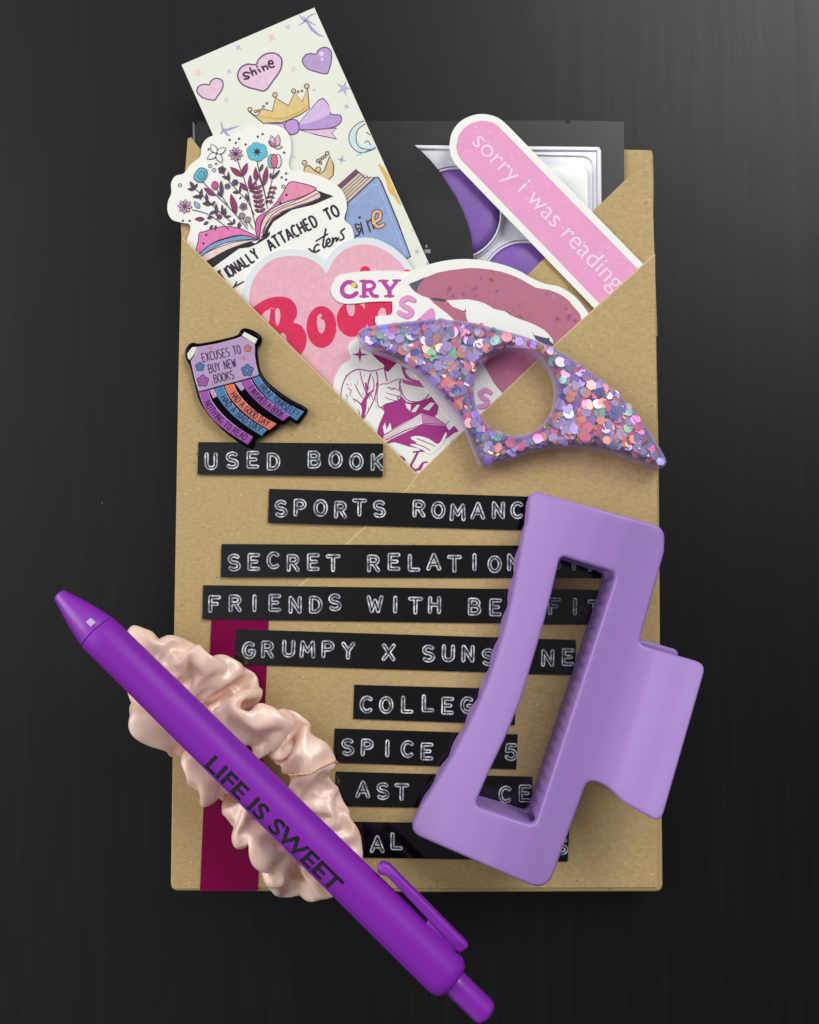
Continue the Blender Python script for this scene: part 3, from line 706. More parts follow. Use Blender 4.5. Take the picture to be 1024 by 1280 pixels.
for cx, c in ((835, '6FB9C6'), (895, 'DCD2D8'), (862, 'CF6484')):
    px, py = zA([(cx, 375)])[0]; q = ell(px, py, 4.2, 8.6); s.poly(q, c, 14 if cx != 862 else 16); s.stroke(q, .8, DK, 15 if cx != 862 else 17, closed=True)
for x, y in ((455, 180), (510, 207), (540, 170), (600, 222), (262, 265), (330, 400), (712, 150), (755, 127), (952, 297), (930, 523), (970, 487), (970, 543), (975, 683), (918, 755), (28, 920), (88, 920)):
    px, py = zA([(x, y)])[0]; s.dot(px, py, 1.35, DK, 14)
for x, y in ((275, 418), (312, 457), (945, 607), (0, 595)):
    px, py = zA([(x, y)])[0]; s.ring(px, py, 2.0, .8, DK, 14)
for x, y in ((228, 565), (214, 607), (622, 368), (592, 407)):
    px, py = zI([(x, y)])[0]; s.dot(px, py, 1.3, DK, 14)
line_text(s, 'OTIONALLY', spline(zI([(285, 815), (350, 772), (420, 727), (480, 684), (550, 636)]), 6, False), 14.0, 7.6, 2.5, '2B2130', 4)
line_text(s, 'ATTACHED', spline(zI([(548, 645), (620, 602), (700, 560), (830, 492)]), 6, False), 14.5, 8.6, 2.6, '2B2130', 4)
line_text(s, 'TO', zI([(828, 497), (930, 445)]), 14.5, 9.4, 2.8, '2B2130', 4)
for st in ([(150, 745), (172, 762), (197, 770)], [(221, 716), (203, 718), (186, 744), (196, 768), (224, 754)], [(270, 604), (254, 680), (249, 722), (260, 736), (280, 712)], [(270, 715), (298, 695), (292, 672), (274, 690), (280, 725), (305, 722), (322, 690)], [(318, 668), (318, 705), (328, 675), (345, 668), (345, 690), (362, 668)], [(402, 602), (376, 625), (392, 648), (396, 672), (372, 684)]):
    s.stroke(spline(zH(st), 5, False), 2.3, '2B2130', 4)
s.stroke(zH([(200, 690), (282, 640)]), 2.0, '2B2130', 4)
for st in ([(378, 798), (352, 850), (356, 882)], [(335, 838), (412, 796)], [(345, 832), (322, 836), (318, 850)]):
    s.stroke(spline(zI(st), 5, False), 1.9, '2B2130', 4)
o = s.build('flower_sticker')
tag(o, 'white die-cut sticker of an open book sprouting wildflowers above the words attached to', 'sticker', 'die-cut stickers in the pocket')

# ================================================================== pink heart sticker
s = Art(.0105)
heart = zF([(460, 262), (435, 228), (385, 192), (330, 174), (290, 169), (240, 172), (190, 184), (130, 220), (78, 285), (54, 355), (50, 430), (60, 500), (110, 600), (200, 720), (330, 850), (440, 950), (520, 900), (640, 780), (780, 620), (880, 470), (925, 360), (910, 300), (880, 242), (850, 200), (790, 150), (720, 116), (650, 109), (570, 130), (512, 178), (478, 232)])
hs = spline(heart, 5)
hb0 = resample(hs, 4); hb = [p for p in offset(hb0, 8.5) if min(math.dist(p, q) for q in hb0) > 8.15]
s.sheet(hb, mat('heart_border', 'D9DDE0', .4, .35))
s.poly(hs, 'E0A8B6', 1)
RD = 'D22853'
s.shape(zF([(55, 470), (90, 430), (150, 397), (215, 387), (268, 400), (300, 438), (303, 490), (285, 525), (325, 540), (352, 585), (355, 630), (340, 675), (305, 712), (230, 720), (150, 560), (110, 515)]), RD, None, 0, 3, sm=4)
for p in ([(104, 508), (128, 472), (160, 455), (160, 490), (154, 530), (146, 560), (138, 535), (122, 520)], [(190, 458), (206, 450), (216, 480), (212, 520), (197, 542), (188, 500)], [(222, 582), (242, 590), (250, 625), (246, 652), (228, 632), (216, 605)]):
    s.shape(zF(p), 'E0A8B6', None, 0, 5, sm=4)
s.stroke(spline(zF([(160, 455), (168, 448), (185, 455)]), 4, False), .8, 'E0A8B6', 5)
s.poly(ell(*zF([(435, 549)])[0], 80 / 4.267, 112 / 4.267, n=32), RD, 3)
s.shape(zF([(414, 492), (428, 480), (438, 486), (430, 505), (450, 515), (455, 550), (442, 580), (424, 578), (412, 540)]), 'E0A8B6', None, 0, 5)
s.poly(ell(*zF([(598, 508)])[0], 82 / 4.267, 94 / 4.267, n=32), RD, 3)
s.shape(zF([(572, 415), (586, 410), (592, 430), (610, 425), (613, 465), (602, 490), (582, 486), (570, 455)]), 'E0A8B6', None, 0, 5)
s.stroke(spline(zF([(518, 520), (515, 560), (522, 580)]), 4, False), .8, 'E0A8B6', 5)
s.shape(zF([(675, 400), (820, 410), (818, 500), (786, 502), (776, 455), (755, 448), (738, 470), (732, 520), (705, 548), (680, 540)]), RD, None, 0, 3, sm=3)
for x, y, r in ((668, 252, 28), (892, 268, 26)):
    px, py = zF([(x, y)])[0]; s.dot(px, py, r / 4.267, RD, 3)
o = s.build('heart_sticker')
tag(o, 'pink heart-shaped sticker with pale border and bold red retro lettering', 'sticker', 'die-cut stickers in the pocket')

# ================================================================== reading woman sticker
s = Art(.0108)
MA = 'A0307E'
woman = zD([(230, 118), (190, 128), (152, 150), (134, 195), (152, 240), (150, 268), (95, 305), (50, 380), (30, 465), (10, 520), (0, 600), (300, 900), (560, 1080), (640, 1060), (740, 950), (800, 880), (815, 838), (850, 800), (905, 772), (950, 740), (930, 560), (800, 400), (560, 240), (350, 140)])
s.sheet(spline(woman, 4), PAPER)
px, py = zD([(215, 232)])[0]; s.poly(star(px, py, 10, 4, .26), MA, 2)
s.shape(zD([(290, 200), (470, 235), (560, 300), (520, 300), (470, 290), (440, 312), (400, 352), (378, 318), (376, 300), (330, 265)]), '98185F', None, 0, 2, sm=2)
s.shape(zD([(495, 300), (540, 330), (640, 400), (690, 440), (560, 410), (520, 390), (500, 340)]), 'B04A8C', None, 0, 2, sm=2)
s.shape(zD([(520, 335), (580, 350), (650, 395), (600, 405), (548, 385)]), PAPER, None, 0, 3, sm=2)
s.shape(zD([(380, 620), (370, 572), (425, 560), (470, 545), (495, 512), (530, 552), (600, 552), (690, 520), (715, 460), (745, 510), (738, 630), (690, 655), (630, 630), (560, 665), (460, 722), (372, 785), (382, 835), (330, 775), (350, 690)]), MA, None, 0, 2, sm=2)
for p in ([(560, 620), (600, 570), (620, 572), (590, 620)], [(640, 600), (690, 555), (720, 560), (680, 610)], [(370, 720), (385, 690), (395, 740), (420, 690), (430, 740), (380, 770)], [(520, 560), (560, 570), (555, 615), (530, 590)]):
    s.poly(zD(p), PAPER, 4)
s.shape(zD([(485, 403), (560, 418), (685, 462), (665, 520), (620, 548), (560, 548), (520, 525), (495, 470)]), PAPER, MA, 1.1, 5, sm=3)
s.shape(zD([(498, 408), (560, 412), (640, 432), (688, 462), (640, 455), (560, 440), (515, 428)]), 'B8559A', None, 0, 7, sm=3)
s.shape(zD([(340, 440), (400, 430), (470, 398), (490, 402), (480, 460), (495, 505), (465, 520), (470, 545), (390, 565), (352, 592), (332, 545)]), PAPER, MA, 1.1, 7, sm=2)
for st in ([(400, 455), (450, 462), (490, 480)], [(395, 490), (440, 505), (480, 512)], [(385, 520), (420, 535), (465, 545)], [(405, 450), (430, 470), (455, 455)], [(480, 405), (484, 450)]): s.stroke(spline(zD(st), 3, False), .9, MA, 9)
for st, wd in (([(85, 530), (95, 450), (130, 375), (200, 332), (290, 345), (380, 322)], 1.5), ([(215, 340), (232, 420), (258, 500), (240, 570), (225, 665)], 1.4), ([(380, 325), (388, 370), (400, 415)], 1.6), ([(325, 350), (335, 400), (320, 500), (300, 560), (245, 660)], 1.5), ([(170, 530), (210, 555), (235, 590)], 1.6), ([(130, 455), (160, 480)], .9), ([(180, 430), (215, 500), (245, 540)], 1.2), ([(120, 520), (128, 500)], 1.0), ([(290, 360), (272, 420), (262, 500)], 2.0), ([(300, 380), (310, 450), (275, 530)], 1.2), ([(255, 420), (258, 470)], 2.2), ([(330, 345), (340, 440)], .9), ([(205, 600), (215, 640)], 1.0), ([(240, 690), (330, 770)], 1.2), ([(355, 535), (372, 540)], 1.4), ([(360, 590), (380, 610)], 1.6)):
    s.stroke(spline(zD(st), 4, False), wd, MA, 2, taper=.3)
rnd = random.Random(8)
for k in range(46):
    x, y = rnd.uniform(110, 330), rnd.uniform(360, 640)
    if y < 640 - (330 - x) * .45: s.stroke(zD([(x, y), (x + rnd.uniform(-6, 10), y + rnd.uniform(10, 34))]), rnd.uniform(.5, 1.1), MA, 3, taper=.6)
s.poly(zD([(222, 560), (258, 500), (300, 470), (262, 540), (258, 600), (240, 672), (222, 668), (230, 610)]), MA, 3)
s.shape(zD([(370, 782), (500, 705), (630, 625), (640, 700), (520, 745), (392, 808)]), PAPER, MA, 1.0, 6, sm=0)
for k in range(4): s.stroke(zD([(378 + 5 * k, 790 + 4 * k), (628 + 3 * k, 640 + 14 * k)]), .45, 'B8559A', 8, caps=False)
s.shape(zD([(630, 625), (720, 655), (800, 710), (720, 700), (640, 698)]), 'C985B2', MA, 1.0, 6, sm=0)
s.poly(zD([(382, 835), (420, 805), (640, 702), (800, 712), (830, 690), (870, 660), (905, 740), (850, 760), (740, 840), (700, 875), (600, 862), (540, 850), (450, 822)]), MA, 7)
s.shape(zD([(795, 705), (830, 675), (870, 668), (900, 700), (850, 715), (815, 745)]), PAPER, MA, .9, 8, sm=2)
s.shape(zD([(555, 795), (605, 780), (680, 800), (745, 835), (790, 760), (800, 775), (770, 840), (735, 875), (690, 905), (640, 882), (600, 860), (552, 838), (600, 828)]), PAPER, None, 0, 9, sm=3)
for st in ([(600, 800), (660, 822), (720, 850)], [(580, 832), (640, 850), (690, 880)], [(620, 870), (650, 885)], [(735, 800), (770, 760)]): s.stroke(spline(zD(st), 3, False), 1.1, MA, 11)
s.stroke(zD([(790, 585), (812, 620)]), 1.6, MA, 3, taper=.4)
for st, wd in (([(605, 892), (580, 940), (560, 985), (588, 1012), (612, 1000)], 3.0), ([(575, 890), (640, 882)], 2.0), ([(642, 962), (620, 1008)], 2.6), ([(618, 990), (640, 962), (668, 958)], 2.2), ([(690, 965), (660, 1008), (680, 1010)], 2.6), ([(470, 915), (500, 925), (518, 942)], 2.4)):
    s.stroke(spline(zD(st), 4, False), wd, MA, 3)
px, py = zD([(714, 945)])[0]; s.dot(px, py, 1.7, MA, 3)
o = s.build('woman_sticker')
tag(o, 'white sticker with magenta print of a woman drinking from a cup and reading', 'sticker', 'die-cut stickers in the pocket')

# ================================================================== little lettered pill sticker
s = Art(.01085)
s.sheet(spline(zF([(500, 310), (520, 280), (580, 262), (700, 250), (870, 252), (960, 262), (1000, 330), (950, 425), (820, 413), (700, 415), (600, 425), (540, 420), (500, 392), (484, 350)]), 5), PAPER2)
PU = 'B4429A'
def zs(st, wd): s.stroke(spline(zF(st), 5, False) if len(st) > 2 else zF(st), wd, PU, 3)
zs([(618, 332), (598, 313), (570, 312), (548, 335), (546, 362), (565, 384), (598, 385), (622, 368)], 5.6)
zs([(662, 306), (662, 384)], 5.4); zs([(662, 310), (700, 308), (718, 328), (700, 348), (664, 350)], 4.4); zs([(692, 350), (708, 380), (732, 385)], 4.8)
zs([(642, 304), (682, 304)], 2.8); zs([(642, 386), (684, 386)], 2.8)
zs([(764, 306), (796, 350)], 5.4); zs([(838, 304), (800, 352)], 4.2); zs([(798, 345), (798, 384)], 5.4); zs([(742, 303), (788, 303)], 2.8); zs([(818, 301), (858, 301)], 2.8); zs([(774, 385), (822, 385)], 2.8)
zs([(866, 302), (860, 330)], 3.2)
YL = mat('yellow_foil', 'D9DC52', .25, .6)
px, py = zF([(607, 325)])[0]; s.poly(star(px, py, 4.2, 8, .55), YL, 6); px, py = zF([(560, 350)])[0]; s.dot(px, py, 1.4, YL, 6)
o = s.build('pill_sticker')
tag(o, 'small white pill-shaped sticker with purple slab letters CRY and a yellow sparkle', 'sticker', 'die-cut stickers in the pocket')

# ================================================================== vampire lips sticker
s = Art(.0111)
lo = [(469, 402), (489, 393), (491, 375), (500, 358)] + zG([(75, 128), (100, 95), (150, 62), (250, 30), (350, 15), (450, 18), (560, 40), (640, 70), (700, 104), (760, 130), (830, 145), (890, 180), (940, 230), (985, 300), (1010, 380)]) + [(735, 440), (640, 530), (605, 560), (575, 540), (520, 470)]
s.sheet(spline(lo, 4), PAPER2)
LIP = glitter_paper('lip_print', 'B26A80', ('9C5678', 'BC7C92', 'A468B0'), 520, .34)
s.shape(zG([(120, 132), (160, 119), (250, 80), (370, 60), (450, 58), (560, 75), (650, 110), (720, 150), (780, 160), (850, 190), (900, 240), (940, 320), (820, 428), (800, 395), (760, 350), (690, 315), (640, 298), (600, 280), (575, 262), (520, 250), (480, 225), (400, 205), (300, 210), (215, 200), (150, 172)]), LIP, None, 0, 2, sm=2)
s.shape(zG([(118, 134), (160, 116), (196, 100), (165, 138), (152, 172)]), '55526A', None, 0, 4, sm=0)
s.shape(zG([(215, 199), (260, 200), (300, 208), (288, 218), (240, 211)]), '4C4458', None, 0, 4, sm=0)
s.shape(zG([(215, 202), (300, 214), (325, 240), (382, 262), (385, 250), (392, 298), (460, 420), (465, 500), (330, 300), (300, 272), (240, 226)]), LIP, None, 0, 2, sm=0)
s.poly(zG([(330, 298), (392, 296), (470, 470), (560, 430), (700, 440), (800, 440), (770, 520), (575, 668), (520, 600), (465, 500)]), LIP, 3)
s.shape(zG([(698, 350), (712, 374), (742, 382), (772, 390), (784, 386), (786, 402), (816, 428), (770, 425), (720, 395)]), '4C4A60', None, 0, 4, sm=0)
for st in ([(575, 262), (592, 268), (600, 280)], [(632, 285), (645, 282), (660, 296)], [(385, 250), (388, 262), (370, 262)]): s.stroke(zG(st), .9, '6A4058', 5)
rnd = random.Random(5)
for k in range(60):
    x, y = rnd.uniform(180, 920), rnd.uniform(70, 400)
    if inside((x, y), [(180, 130), (300, 85), (450, 70), (640, 120), (840, 200), (920, 310), (830, 390), (700, 300), (520, 235), (300, 195)]) or inside((x, y), [(470, 470), (700, 450), (575, 640)]):
        px, py = zG([(x, y)])[0]; s.poly(star(px, py, rnd.uniform(1.2, 4.0), rnd.choice((4, 5, 6)), .35, rnd.random()), rnd.choice(('93506A', '8C4C66', '9C5590', '96527A')), 6)
PK, PS = 'DB94C6', 'BC6FA4'
def pl(st, wd):
    q = spline(zG(st), 5, False) if len(st) > 3 else zG(st)
    s.stroke([(x + .9, y + 1.0) for x, y in q], wd, PS, 4); s.stroke(q, wd, PK, 6)
pl([(140, 208), (112, 198), (86, 212), (88, 234), (120, 250), (128, 270), (106, 284), (72, 268)], 6.4)
pl([(172, 305), (224, 258), (230, 310)], 6.2); pl([(195, 295), (228, 290)], 4)
pl([(503, 646), (480, 635), (456, 650), (466, 672), (490, 686), (478, 708), (452, 714)], 5.8)
o = s.build('lips_sticker')
tag(o, 'white sticker of mauve vampire lips and pink letters, half under the page holder', 'sticker', 'die-cut stickers in the pocket')

# ================================================================== embossed labels
TAPE = plastic('label_tape', '060608', .10, 0, 90, .35, .6)
WH = mat('stressed_white', 'C4C6CC', .4, .4); N_, L_, b__ = nodes(WH)
v_ = mapping(N_, L_, (1, 1, 1)); n_ = nz(N_, L_, v_, 700, 3, .7); r_ = ramp(N_, L_, n_.outputs['Fac'], [(.32, '5C5E66'), (.50, 'B0B2B8'), (.62, 'F0F1F4')]); L_.new(r_.outputs['Color'], b__.inputs['Base Color'])
WG = mat('stressed_grey', '6E7078', .35, .5)
ZLB = .01205
rnd = random.Random(11)
def label(quad, items, lab, tilt, nm='embossed_label'):
    """items: (text, x of the first letter, baseline-middle y there, pitch)"""
    a = Art(ZLB); a.sheet(quad, TAPE, .00016)
    for txt, x0, y0, pitch in items:
        for k, ch in enumerate(txt):
            if ch == ' ': continue
            jx, jy = rnd.uniform(-.8, .8), rnd.choice((-1.6, 0, 0, 1.2, 2.2, -.6)) + rnd.uniform(-.5, .5)
            cx = x0 + k * pitch + jx; cy = y0 + (k * pitch) * math.tan(tilt) + jy
            wd = 13.5 if ch not in 'MW' else 16
            f = affine(cx, cy + 8.6, tilt, wd / .6, 17.2)
            for st in SF[ch]:
                q = [f(u - .3, v) for u, v in st]
                a.stroke(q, 5.7, WG, 3)
                a.stroke(q, 4.8, WH, 6)
                a.stroke(q, 1.5, TAPE, 13)
    o = a.build(nm); tag(o, lab, 'label', 'embossed tape labels'); return o
B = 'black embossed tape label '
label([(248, 552.5), (479, 554.5), (478.5, 596), (247, 593)], [('USED BOOK', 264, 574, 25.9)], B + 'reading USED BOOK, directly below the enamel pin', .006)
label([(336.5, 611), (690, 621.5), (689, 664), (335, 653.5)], [('SPORTS ROMANC', 351, 634, 24.65)], B + 'reading SPORTS ROMANC, running under the top corner of the claw clip', .018)
label([(277, 680), (753, 682.5), (752, 723), (276, 721.5)], [('SECRET RELATIONSHIP', 292, 702, 25.05)], B + 'beginning with SECRET RELATION', .003)
label([(254, 731.5), (776, 738), (775, 781.5), (253, 774)], [('FRIENDS WITH BENEFITS', 268.7, 753, 25.0)], B + 'beginning with FRIENDS WITH BE', .0125)
label([(295, 786.5), (720, 800), (718.5, 844), (293.5, 830.5)], [('GRUMPY X SUNSHINE', 310, 811, 25.0)], B + 'beginning with GRUMPY X SUNS', .027)
label([(443, 856), (645, 861.5), (644, 906), (441.5, 898.5)], [('COLLEGE', 458, 879, 25.3)], B + 'reading COLLEG, between the GRUMPY and SPICE labels', .022)
label([(418.5, 910.5), (647.5, 918), (645.5, 961.5), (417, 953)], [('SPICE', 434, 934, 24.9), ('5', 639, 940, 25)], B + 'reading SPICE with a 5 showing inside the claw clip', .027)
label([(420, 964.5), (666, 971), (664, 1012.5), (418, 1007.5)], [('AST', 453, 988, 24.8), ('CE', 632, 992, 24)], B + 'with AST showing between the scrunchie and the claw clip', .022)
label([(420, 1027), (712, 1031), (709.8, 1077), (418, 1071)], [('AL', 471, 1053, 25.2), ('S', 702, 1058, 25)], B + 'with AL showing, lowest of the labels', .014)

# ================================================================== enamel pin
pin = thing('enamel_pin', 'enamel pin shaped like a hanging banner with coloured strips listing excuses to buy books', 'pin', 298, 490, .0119)
BM = mat('black_nickel', '16141A', .22, .5, 1.0); BMK = mat('pin_black', '0B0A0D', .28, .5)
def enamel(c): return plastic('enamel_' + c, c, .16, .5, 300, .1)
po = zE([(40, 230), (62, 195), (100, 174), (150, 182), (300, 155), (450, 116), (480, 76), (520, 59), (590, 80), (640, 115), (653, 150), (640, 190), (618, 215), (622, 300), (640, 395), (690, 478), (780, 558), (900, 638), (1010, 698), (1016, 735), (985, 780), (945, 825), (900, 815), (880, 797), (830, 832), (800, 830), (770, 872), (720, 892), (700, 912), (650, 936), (612, 946), (572, 1022), (540, 1016), (460, 972), (330, 872), (220, 752), (148, 640), (108, 500), (74, 370), (45, 310), (37, 270)])
mb = MB(); slab(mb, resample(spline(po, 4), 1.6), [], flatz(.0137), .0018, .0008, BM, 8, 4, m_side=BM); o = mb.build('metal_base', pin, sharp=50); weld(o)
INK = '2E1C42'
class PinArt(Art): pass
def enam(name, outline, c, texts=(), extra=None):
    a = Art(.01395)
    slab(a, resample(outline, 1.4), [], flatz(.01395), .0006, .00018, enamel(c), 5, 3)
    for t in texts: line_text(a, *t)
    if extra: extra(a)
    o = a.build(name, pin); return o
LT = lambda t, p, h, pi, w_, sp=.7: (t, p, h, pi, w_, mat('pin_line', INK, .3), 4, .6, False, sp)
def deco(a):
    def five(x, y, r, c):
        px, py = zE([(x, y)])[0]; r /= 6.4
        for i in range(5):
            an = -1.57 + i * 2 * math.pi / 5
            a.poly(ell(px + r * .62 * math.cos(an), py + r * .62 * math.sin(an), r * .46, n=12), mat('pin_line', INK, .3), 3)
            a.poly(ell(px + r * .6 * math.cos(an), py + r * .6 * math.sin(an), r * .36, n=12), enamel(c), 5)
        a.poly(ell(px, py, r * .5, n=12), enamel(c), 6); a.poly(ell(px, py, r * .26, n=10), mat('pin_line', INK, .3), 7); a.poly(ell(px, py, r * .15, n=10), enamel('B79BBD'), 8)
    five(160, 373, 37, '3F6C9C'); five(183, 487, 47, '9A48A0'); five(540, 403, 48, '3F6C9C'); five(543, 227, 30, 'CC6E5C')
    for x, y, r in ((240, 222, 22), (510, 305, 25), (257, 512, 20)):
        px, py = zE([(x, y)])[0]; a.poly(star(px, py, r / 6.4, 4, .3), enamel('CC6E5C'), 4)
pan = zE([(140, 214), (300, 186), (450, 146), (492, 128), (545, 160), (600, 196), (600, 290), (612, 360), (632, 442), (500, 480), (330, 525), (150, 574), (120, 480), (86, 326), (118, 280), (132, 240)])
enam('banner_panel', pan, 'AE92B8', [LT('EXCUSES TO', zE([(183, 336), (500, 264)]), 10.6, 5.15, 1.1, .75), LT('BUY NEW', zE([(236, 425), (480, 366)]), 10.6, 5.3, 1.1, .75), LT('BOOKS', zE([(278, 505), (455, 462)]), 10.2, 5.3, 1.1)], deco)
enam('scroll_end', zE([(58, 268), (95, 217), (138, 213), (120, 268), (78, 322), (62, 302)]), 'D9DACB')
enam('scroll_end', zE([(515, 93), (622, 150), (600, 194), (495, 124)]), 'DDDED2')
def strip(c, Lc, Rc, txt=None, frac=(.16, .95), h=8.0):
    L1 = spline(zE(Lc), 6, False); R1 = spline(zE(Rc), 6, False)
    tx = []
    if txt:
        m = 40; la = np.array(resample(L1, 0.5, False)); ra = np.array(resample(R1, .5, False))
        base = []
        for k in range(m + 1):
            t = frac[0] + (frac[1] - frac[0]) * k / m
            A_ = la[int(t * (len(la) - 1))]; B_ = ra[int(t * (len(ra) - 1))]
            base.append(tuple(A_ * .80 + B_ * .20))
        bl = sum(math.dist(base[i], base[i + 1]) for i in range(m))
        n_l = sum(.6 if ch == ' ' else (.55 if ch in 'I!' else 1) for ch in txt)
        tx = [LT(txt, base, h, bl / n_l, 1.05, .6)]
    enam('banner_strip', L1 + R1[::-1], c, tx)
strip('96459E', [(150, 579), (190, 690), (270, 800), (390, 900), (545, 998)], [(230, 560), (255, 640), (330, 740), (440, 840), (586, 935)], 'NOTHING TO READ')
enam('banner_tab', zE([(234, 560), (273, 549), (298, 612), (266, 628)]), 'AE92B8')
strip('4575A2', [(280, 546), (310, 630), (400, 740), (520, 840), (655, 928)], [(350, 527), (390, 620), (470, 720), (570, 800), (697, 880)], 'HAD A BAD DAY')
strip('CF6B50', [(357, 525), (397, 615), (482, 715), (592, 805), (715, 882)], [(430, 508), (470, 590), (550, 680), (650, 760), (775, 832)], 'HAD A GOOD DAY')
enam('banner_tab', zE([(439, 505), (485, 492), (518, 551), (490, 570)]), 'AE92B8')
strip('96459E', [(491, 491), (537, 570), (622, 660), (722, 740), (826, 808)], [(569, 469), (613, 545), (698, 630), (790, 702), (880, 765)], 'FINISHED A BOOK')
strip('4575A2', [(577, 467), (627, 545), (702, 625), (802, 710), (935, 807)], [(631, 447), (690, 525), (770, 600), (870, 670), (995, 733)], 'TREAT YOURSELF!', h=8.6)

# ================================================================== resin page holder
ho = zL([(40, 262), (46, 248), (62, 238), (130, 227), (200, 219), (280, 213), (380, 221), (470, 243), (560, 268), (650, 305), (740, 363), (830, 430), (900, 508), (950, 580), (984, 638), (986, 655), (976, 667), (958, 669), (880, 640), (780, 611), (680, 602), (600, 612), (520, 636), (445, 661), (428, 663), (414, 652), (395, 610), (375, 560), (340, 500), (290, 440), (240, 390), (160, 335), (60, 296), (44, 283)])
hold = thing('page_holder', 'clear lilac resin thumb page holder full of glitter hearts with a round thumb hole', 'page holder', 640, 490, .0122)
RES = clear_coatlike('lilac_resin', 'F8F4FD', .05, .03); RESS = clear_coatlike('lilac_resin_edge', 'DCCFF0', .06)
HZ0, HZ1 = .0122, .0182
hout = resample(spline(ho, 5), 4); hhole = resample(ell(*zL([(523, 434)])[0], 51.5, 55.5, n=60), 4)
mb = MB(); slab(mb, hout, [hhole], flatz(HZ1), HZ1 - HZ0, .0015, RES, 12, 5, m_side=RESS)
o = mb.build('resin_body', hold); weld(o)
def flake_mat(name, c, rough=.22, metal=.25):
    m = mat(name, c, rough, .6, metal); return m
FL = [(flake_mat('flake_lavender', 'BBAEDC'), 26), (flake_mat('flake_violet', '9C8AC8'), 14), (flake_mat('flake_lilac', 'D2C6E8'), 14), (flake_mat('flake_pink', 'F97FA0'), 18), (flake_mat('flake_coral', 'FBA488'), 16),
      (flake_mat('flake_gold', 'D6BA62', .25, .5), 12), (flake_mat('flake_green', '93E0A6'), 6), (flake_mat('flake_blue', '5A6CB0'), 7), (flake_mat('flake_steel', '8E9AB0'), 9)]
pool = [m for m, k in FL for _ in range(k)]
rnd = random.Random(21)
keyL = Vector((-0.95, .25, .60)); skyL = Vector((.60, .85, .95))
mb = MB(); hin = offset(hout, -7); hh = offset(hhole, 6); cnt = 0
hxs = [p[0] for p in hout]; hys = [p[1] for p in hout]
layers = 1500
while cnt < layers:
    px, py = rnd.uniform(min(hxs), max(hxs)), rnd.uniform(min(hys), max(hys))
    if not inside((px, py), hin) or inside((px, py), hh): continue
    cnt += 1
    z = HZ0 + .0012 + (HZ1 - HZ0 - .0029) * (cnt / layers)
    mtl = rnd.choice(pool); gold = mtl.name == 'flake_gold'
    r = rnd.choice((5.0, 5.6, 6.4, 7.0)) * .0002
    nrm = Vector((rnd.gauss(0, .14), rnd.gauss(0, .14), 1)).normalized()
    c = P(px, py, z)
    if rnd.random() < .06: 
        nrm = ((CAM - c).normalized() + (rnd.choice((keyL, skyL)) - c).normalized()).normalized()
    u = nrm.cross(Vector((rnd.gauss(0, 1), rnd.gauss(0, 1), 0))).normalized(); v = nrm.cross(u)
    if gold:
        r *= rnd.uniform(.35, .8); kk = rnd.randint(4, 6); pts = []
        for k in range(kk):
            a_ = 2 * math.pi * k / kk; rr = r * rnd.uniform(.6, 1.3); pts.append(c + u * rr * math.cos(a_) + v * rr * math.sin(a_) + nrm * rnd.uniform(-.0002, .0002))
        mb.add([c] + pts, [(0, 1 + k, 1 + (k + 1) % kk) for k in range(kk)], mtl)
    elif rnd.random() < .36:
        hp = [(0, -1.0), (.55, -.45), (.98, .15), (.95, .6), (.6, .88), (.25, .82), (0, .5), (-.25, .82), (-.6, .88), (-.95, .6), (-.98, .15), (-.55, -.45)]
        mb.add([c + (u * x + v * y) * r for x, y in hp], [list(range(12))], mtl)
    else:
        kk = 14 if rnd.random() < .8 else 6
        mb.add([c + (u * math.cos(2 * math.pi * k / kk) + v * math.sin(2 * math.pi * k / kk)) * r for k in range(kk)], [list(range(kk))], mtl)
o = mb.build('glitter_flakes', hold); o['kind'] = 'stuff'

# ================================================================== hair claw clip
claw = thing('hair_claw_clip', 'large matte lilac rectangular hair claw clip with a long open window and squared handle', 'hair clip', 690, 860, .0122)
LIL = plastic('matte_lilac_plastic', '9977B9', .45, 0, 2600, .06, .4)
CU, CO = Vector((.956, .293)), Vector((815, 690))
UZ = [(-230, .0075), (-190, .0088), (-165, .0110), (-140, .0134), (-110, .0156), (-75, .0170), (-40, .0168), (-10, .0158), (15, .0153), (40, .0163), (65, .0195), (90, .0232), (120, .0262)]
_u = np.array([a for a, _ in UZ], float); _z = np.array([b for _, b in UZ])
_uu = np.linspace(-230, 120, 351); _zz = np.interp(_uu, _u, _z)
for _ in range(40): _zz[1:-1] = (_zz[:-2] + _zz[1:-1] * 2 + _zz[2:]) / 4
def cz(px, py):
    u = (px - CO.x) * CU.x + (py - CO.y) * CU.y
    return .0116 + float(np.interp(u, _uu, _zz))
leftc = spline([(525, 1010), (540, 987), (566, 944), (592, 893), (610, 850), (624, 808), (636, 764), (646, 715), (652, 680), (655, 662)], 4, False)
co = rounded([(672 - 12, 616), (830, 659), (842, 668)][:1], 0)
cout = (rounded([(659, 652), (662, 612), (832, 659), (831, 690), (801, 806)], [0, 14, 22, 0, 0], 8)[:-1]
        + rounded([(820, 719), (799, 806), (884, 830), (826, 1032), (760, 985)], [0, 10, 14, 18, 0], 8)[1:-1]
        + spline([(779, 1003), (760, 985), (746, 978), (737, 978)], 4, False)
        + rounded([(746, 978), (734, 978), (684, 1116), (510, 1040), (530, 1002)], [0, 8, 26, 18, 0], 8)[1:-1] + leftc)
cout = resample(cout, 4.0)
ch = rounded([(700, 693), (772, 716), (669, 1033), (592, 1007)], [9, 8, 9, 9], 6)
hl = spline([(594, 1006), (617, 953), (644.5, 895), (668, 820), (683.6, 766), (695, 719), (700, 696)], 4, False)
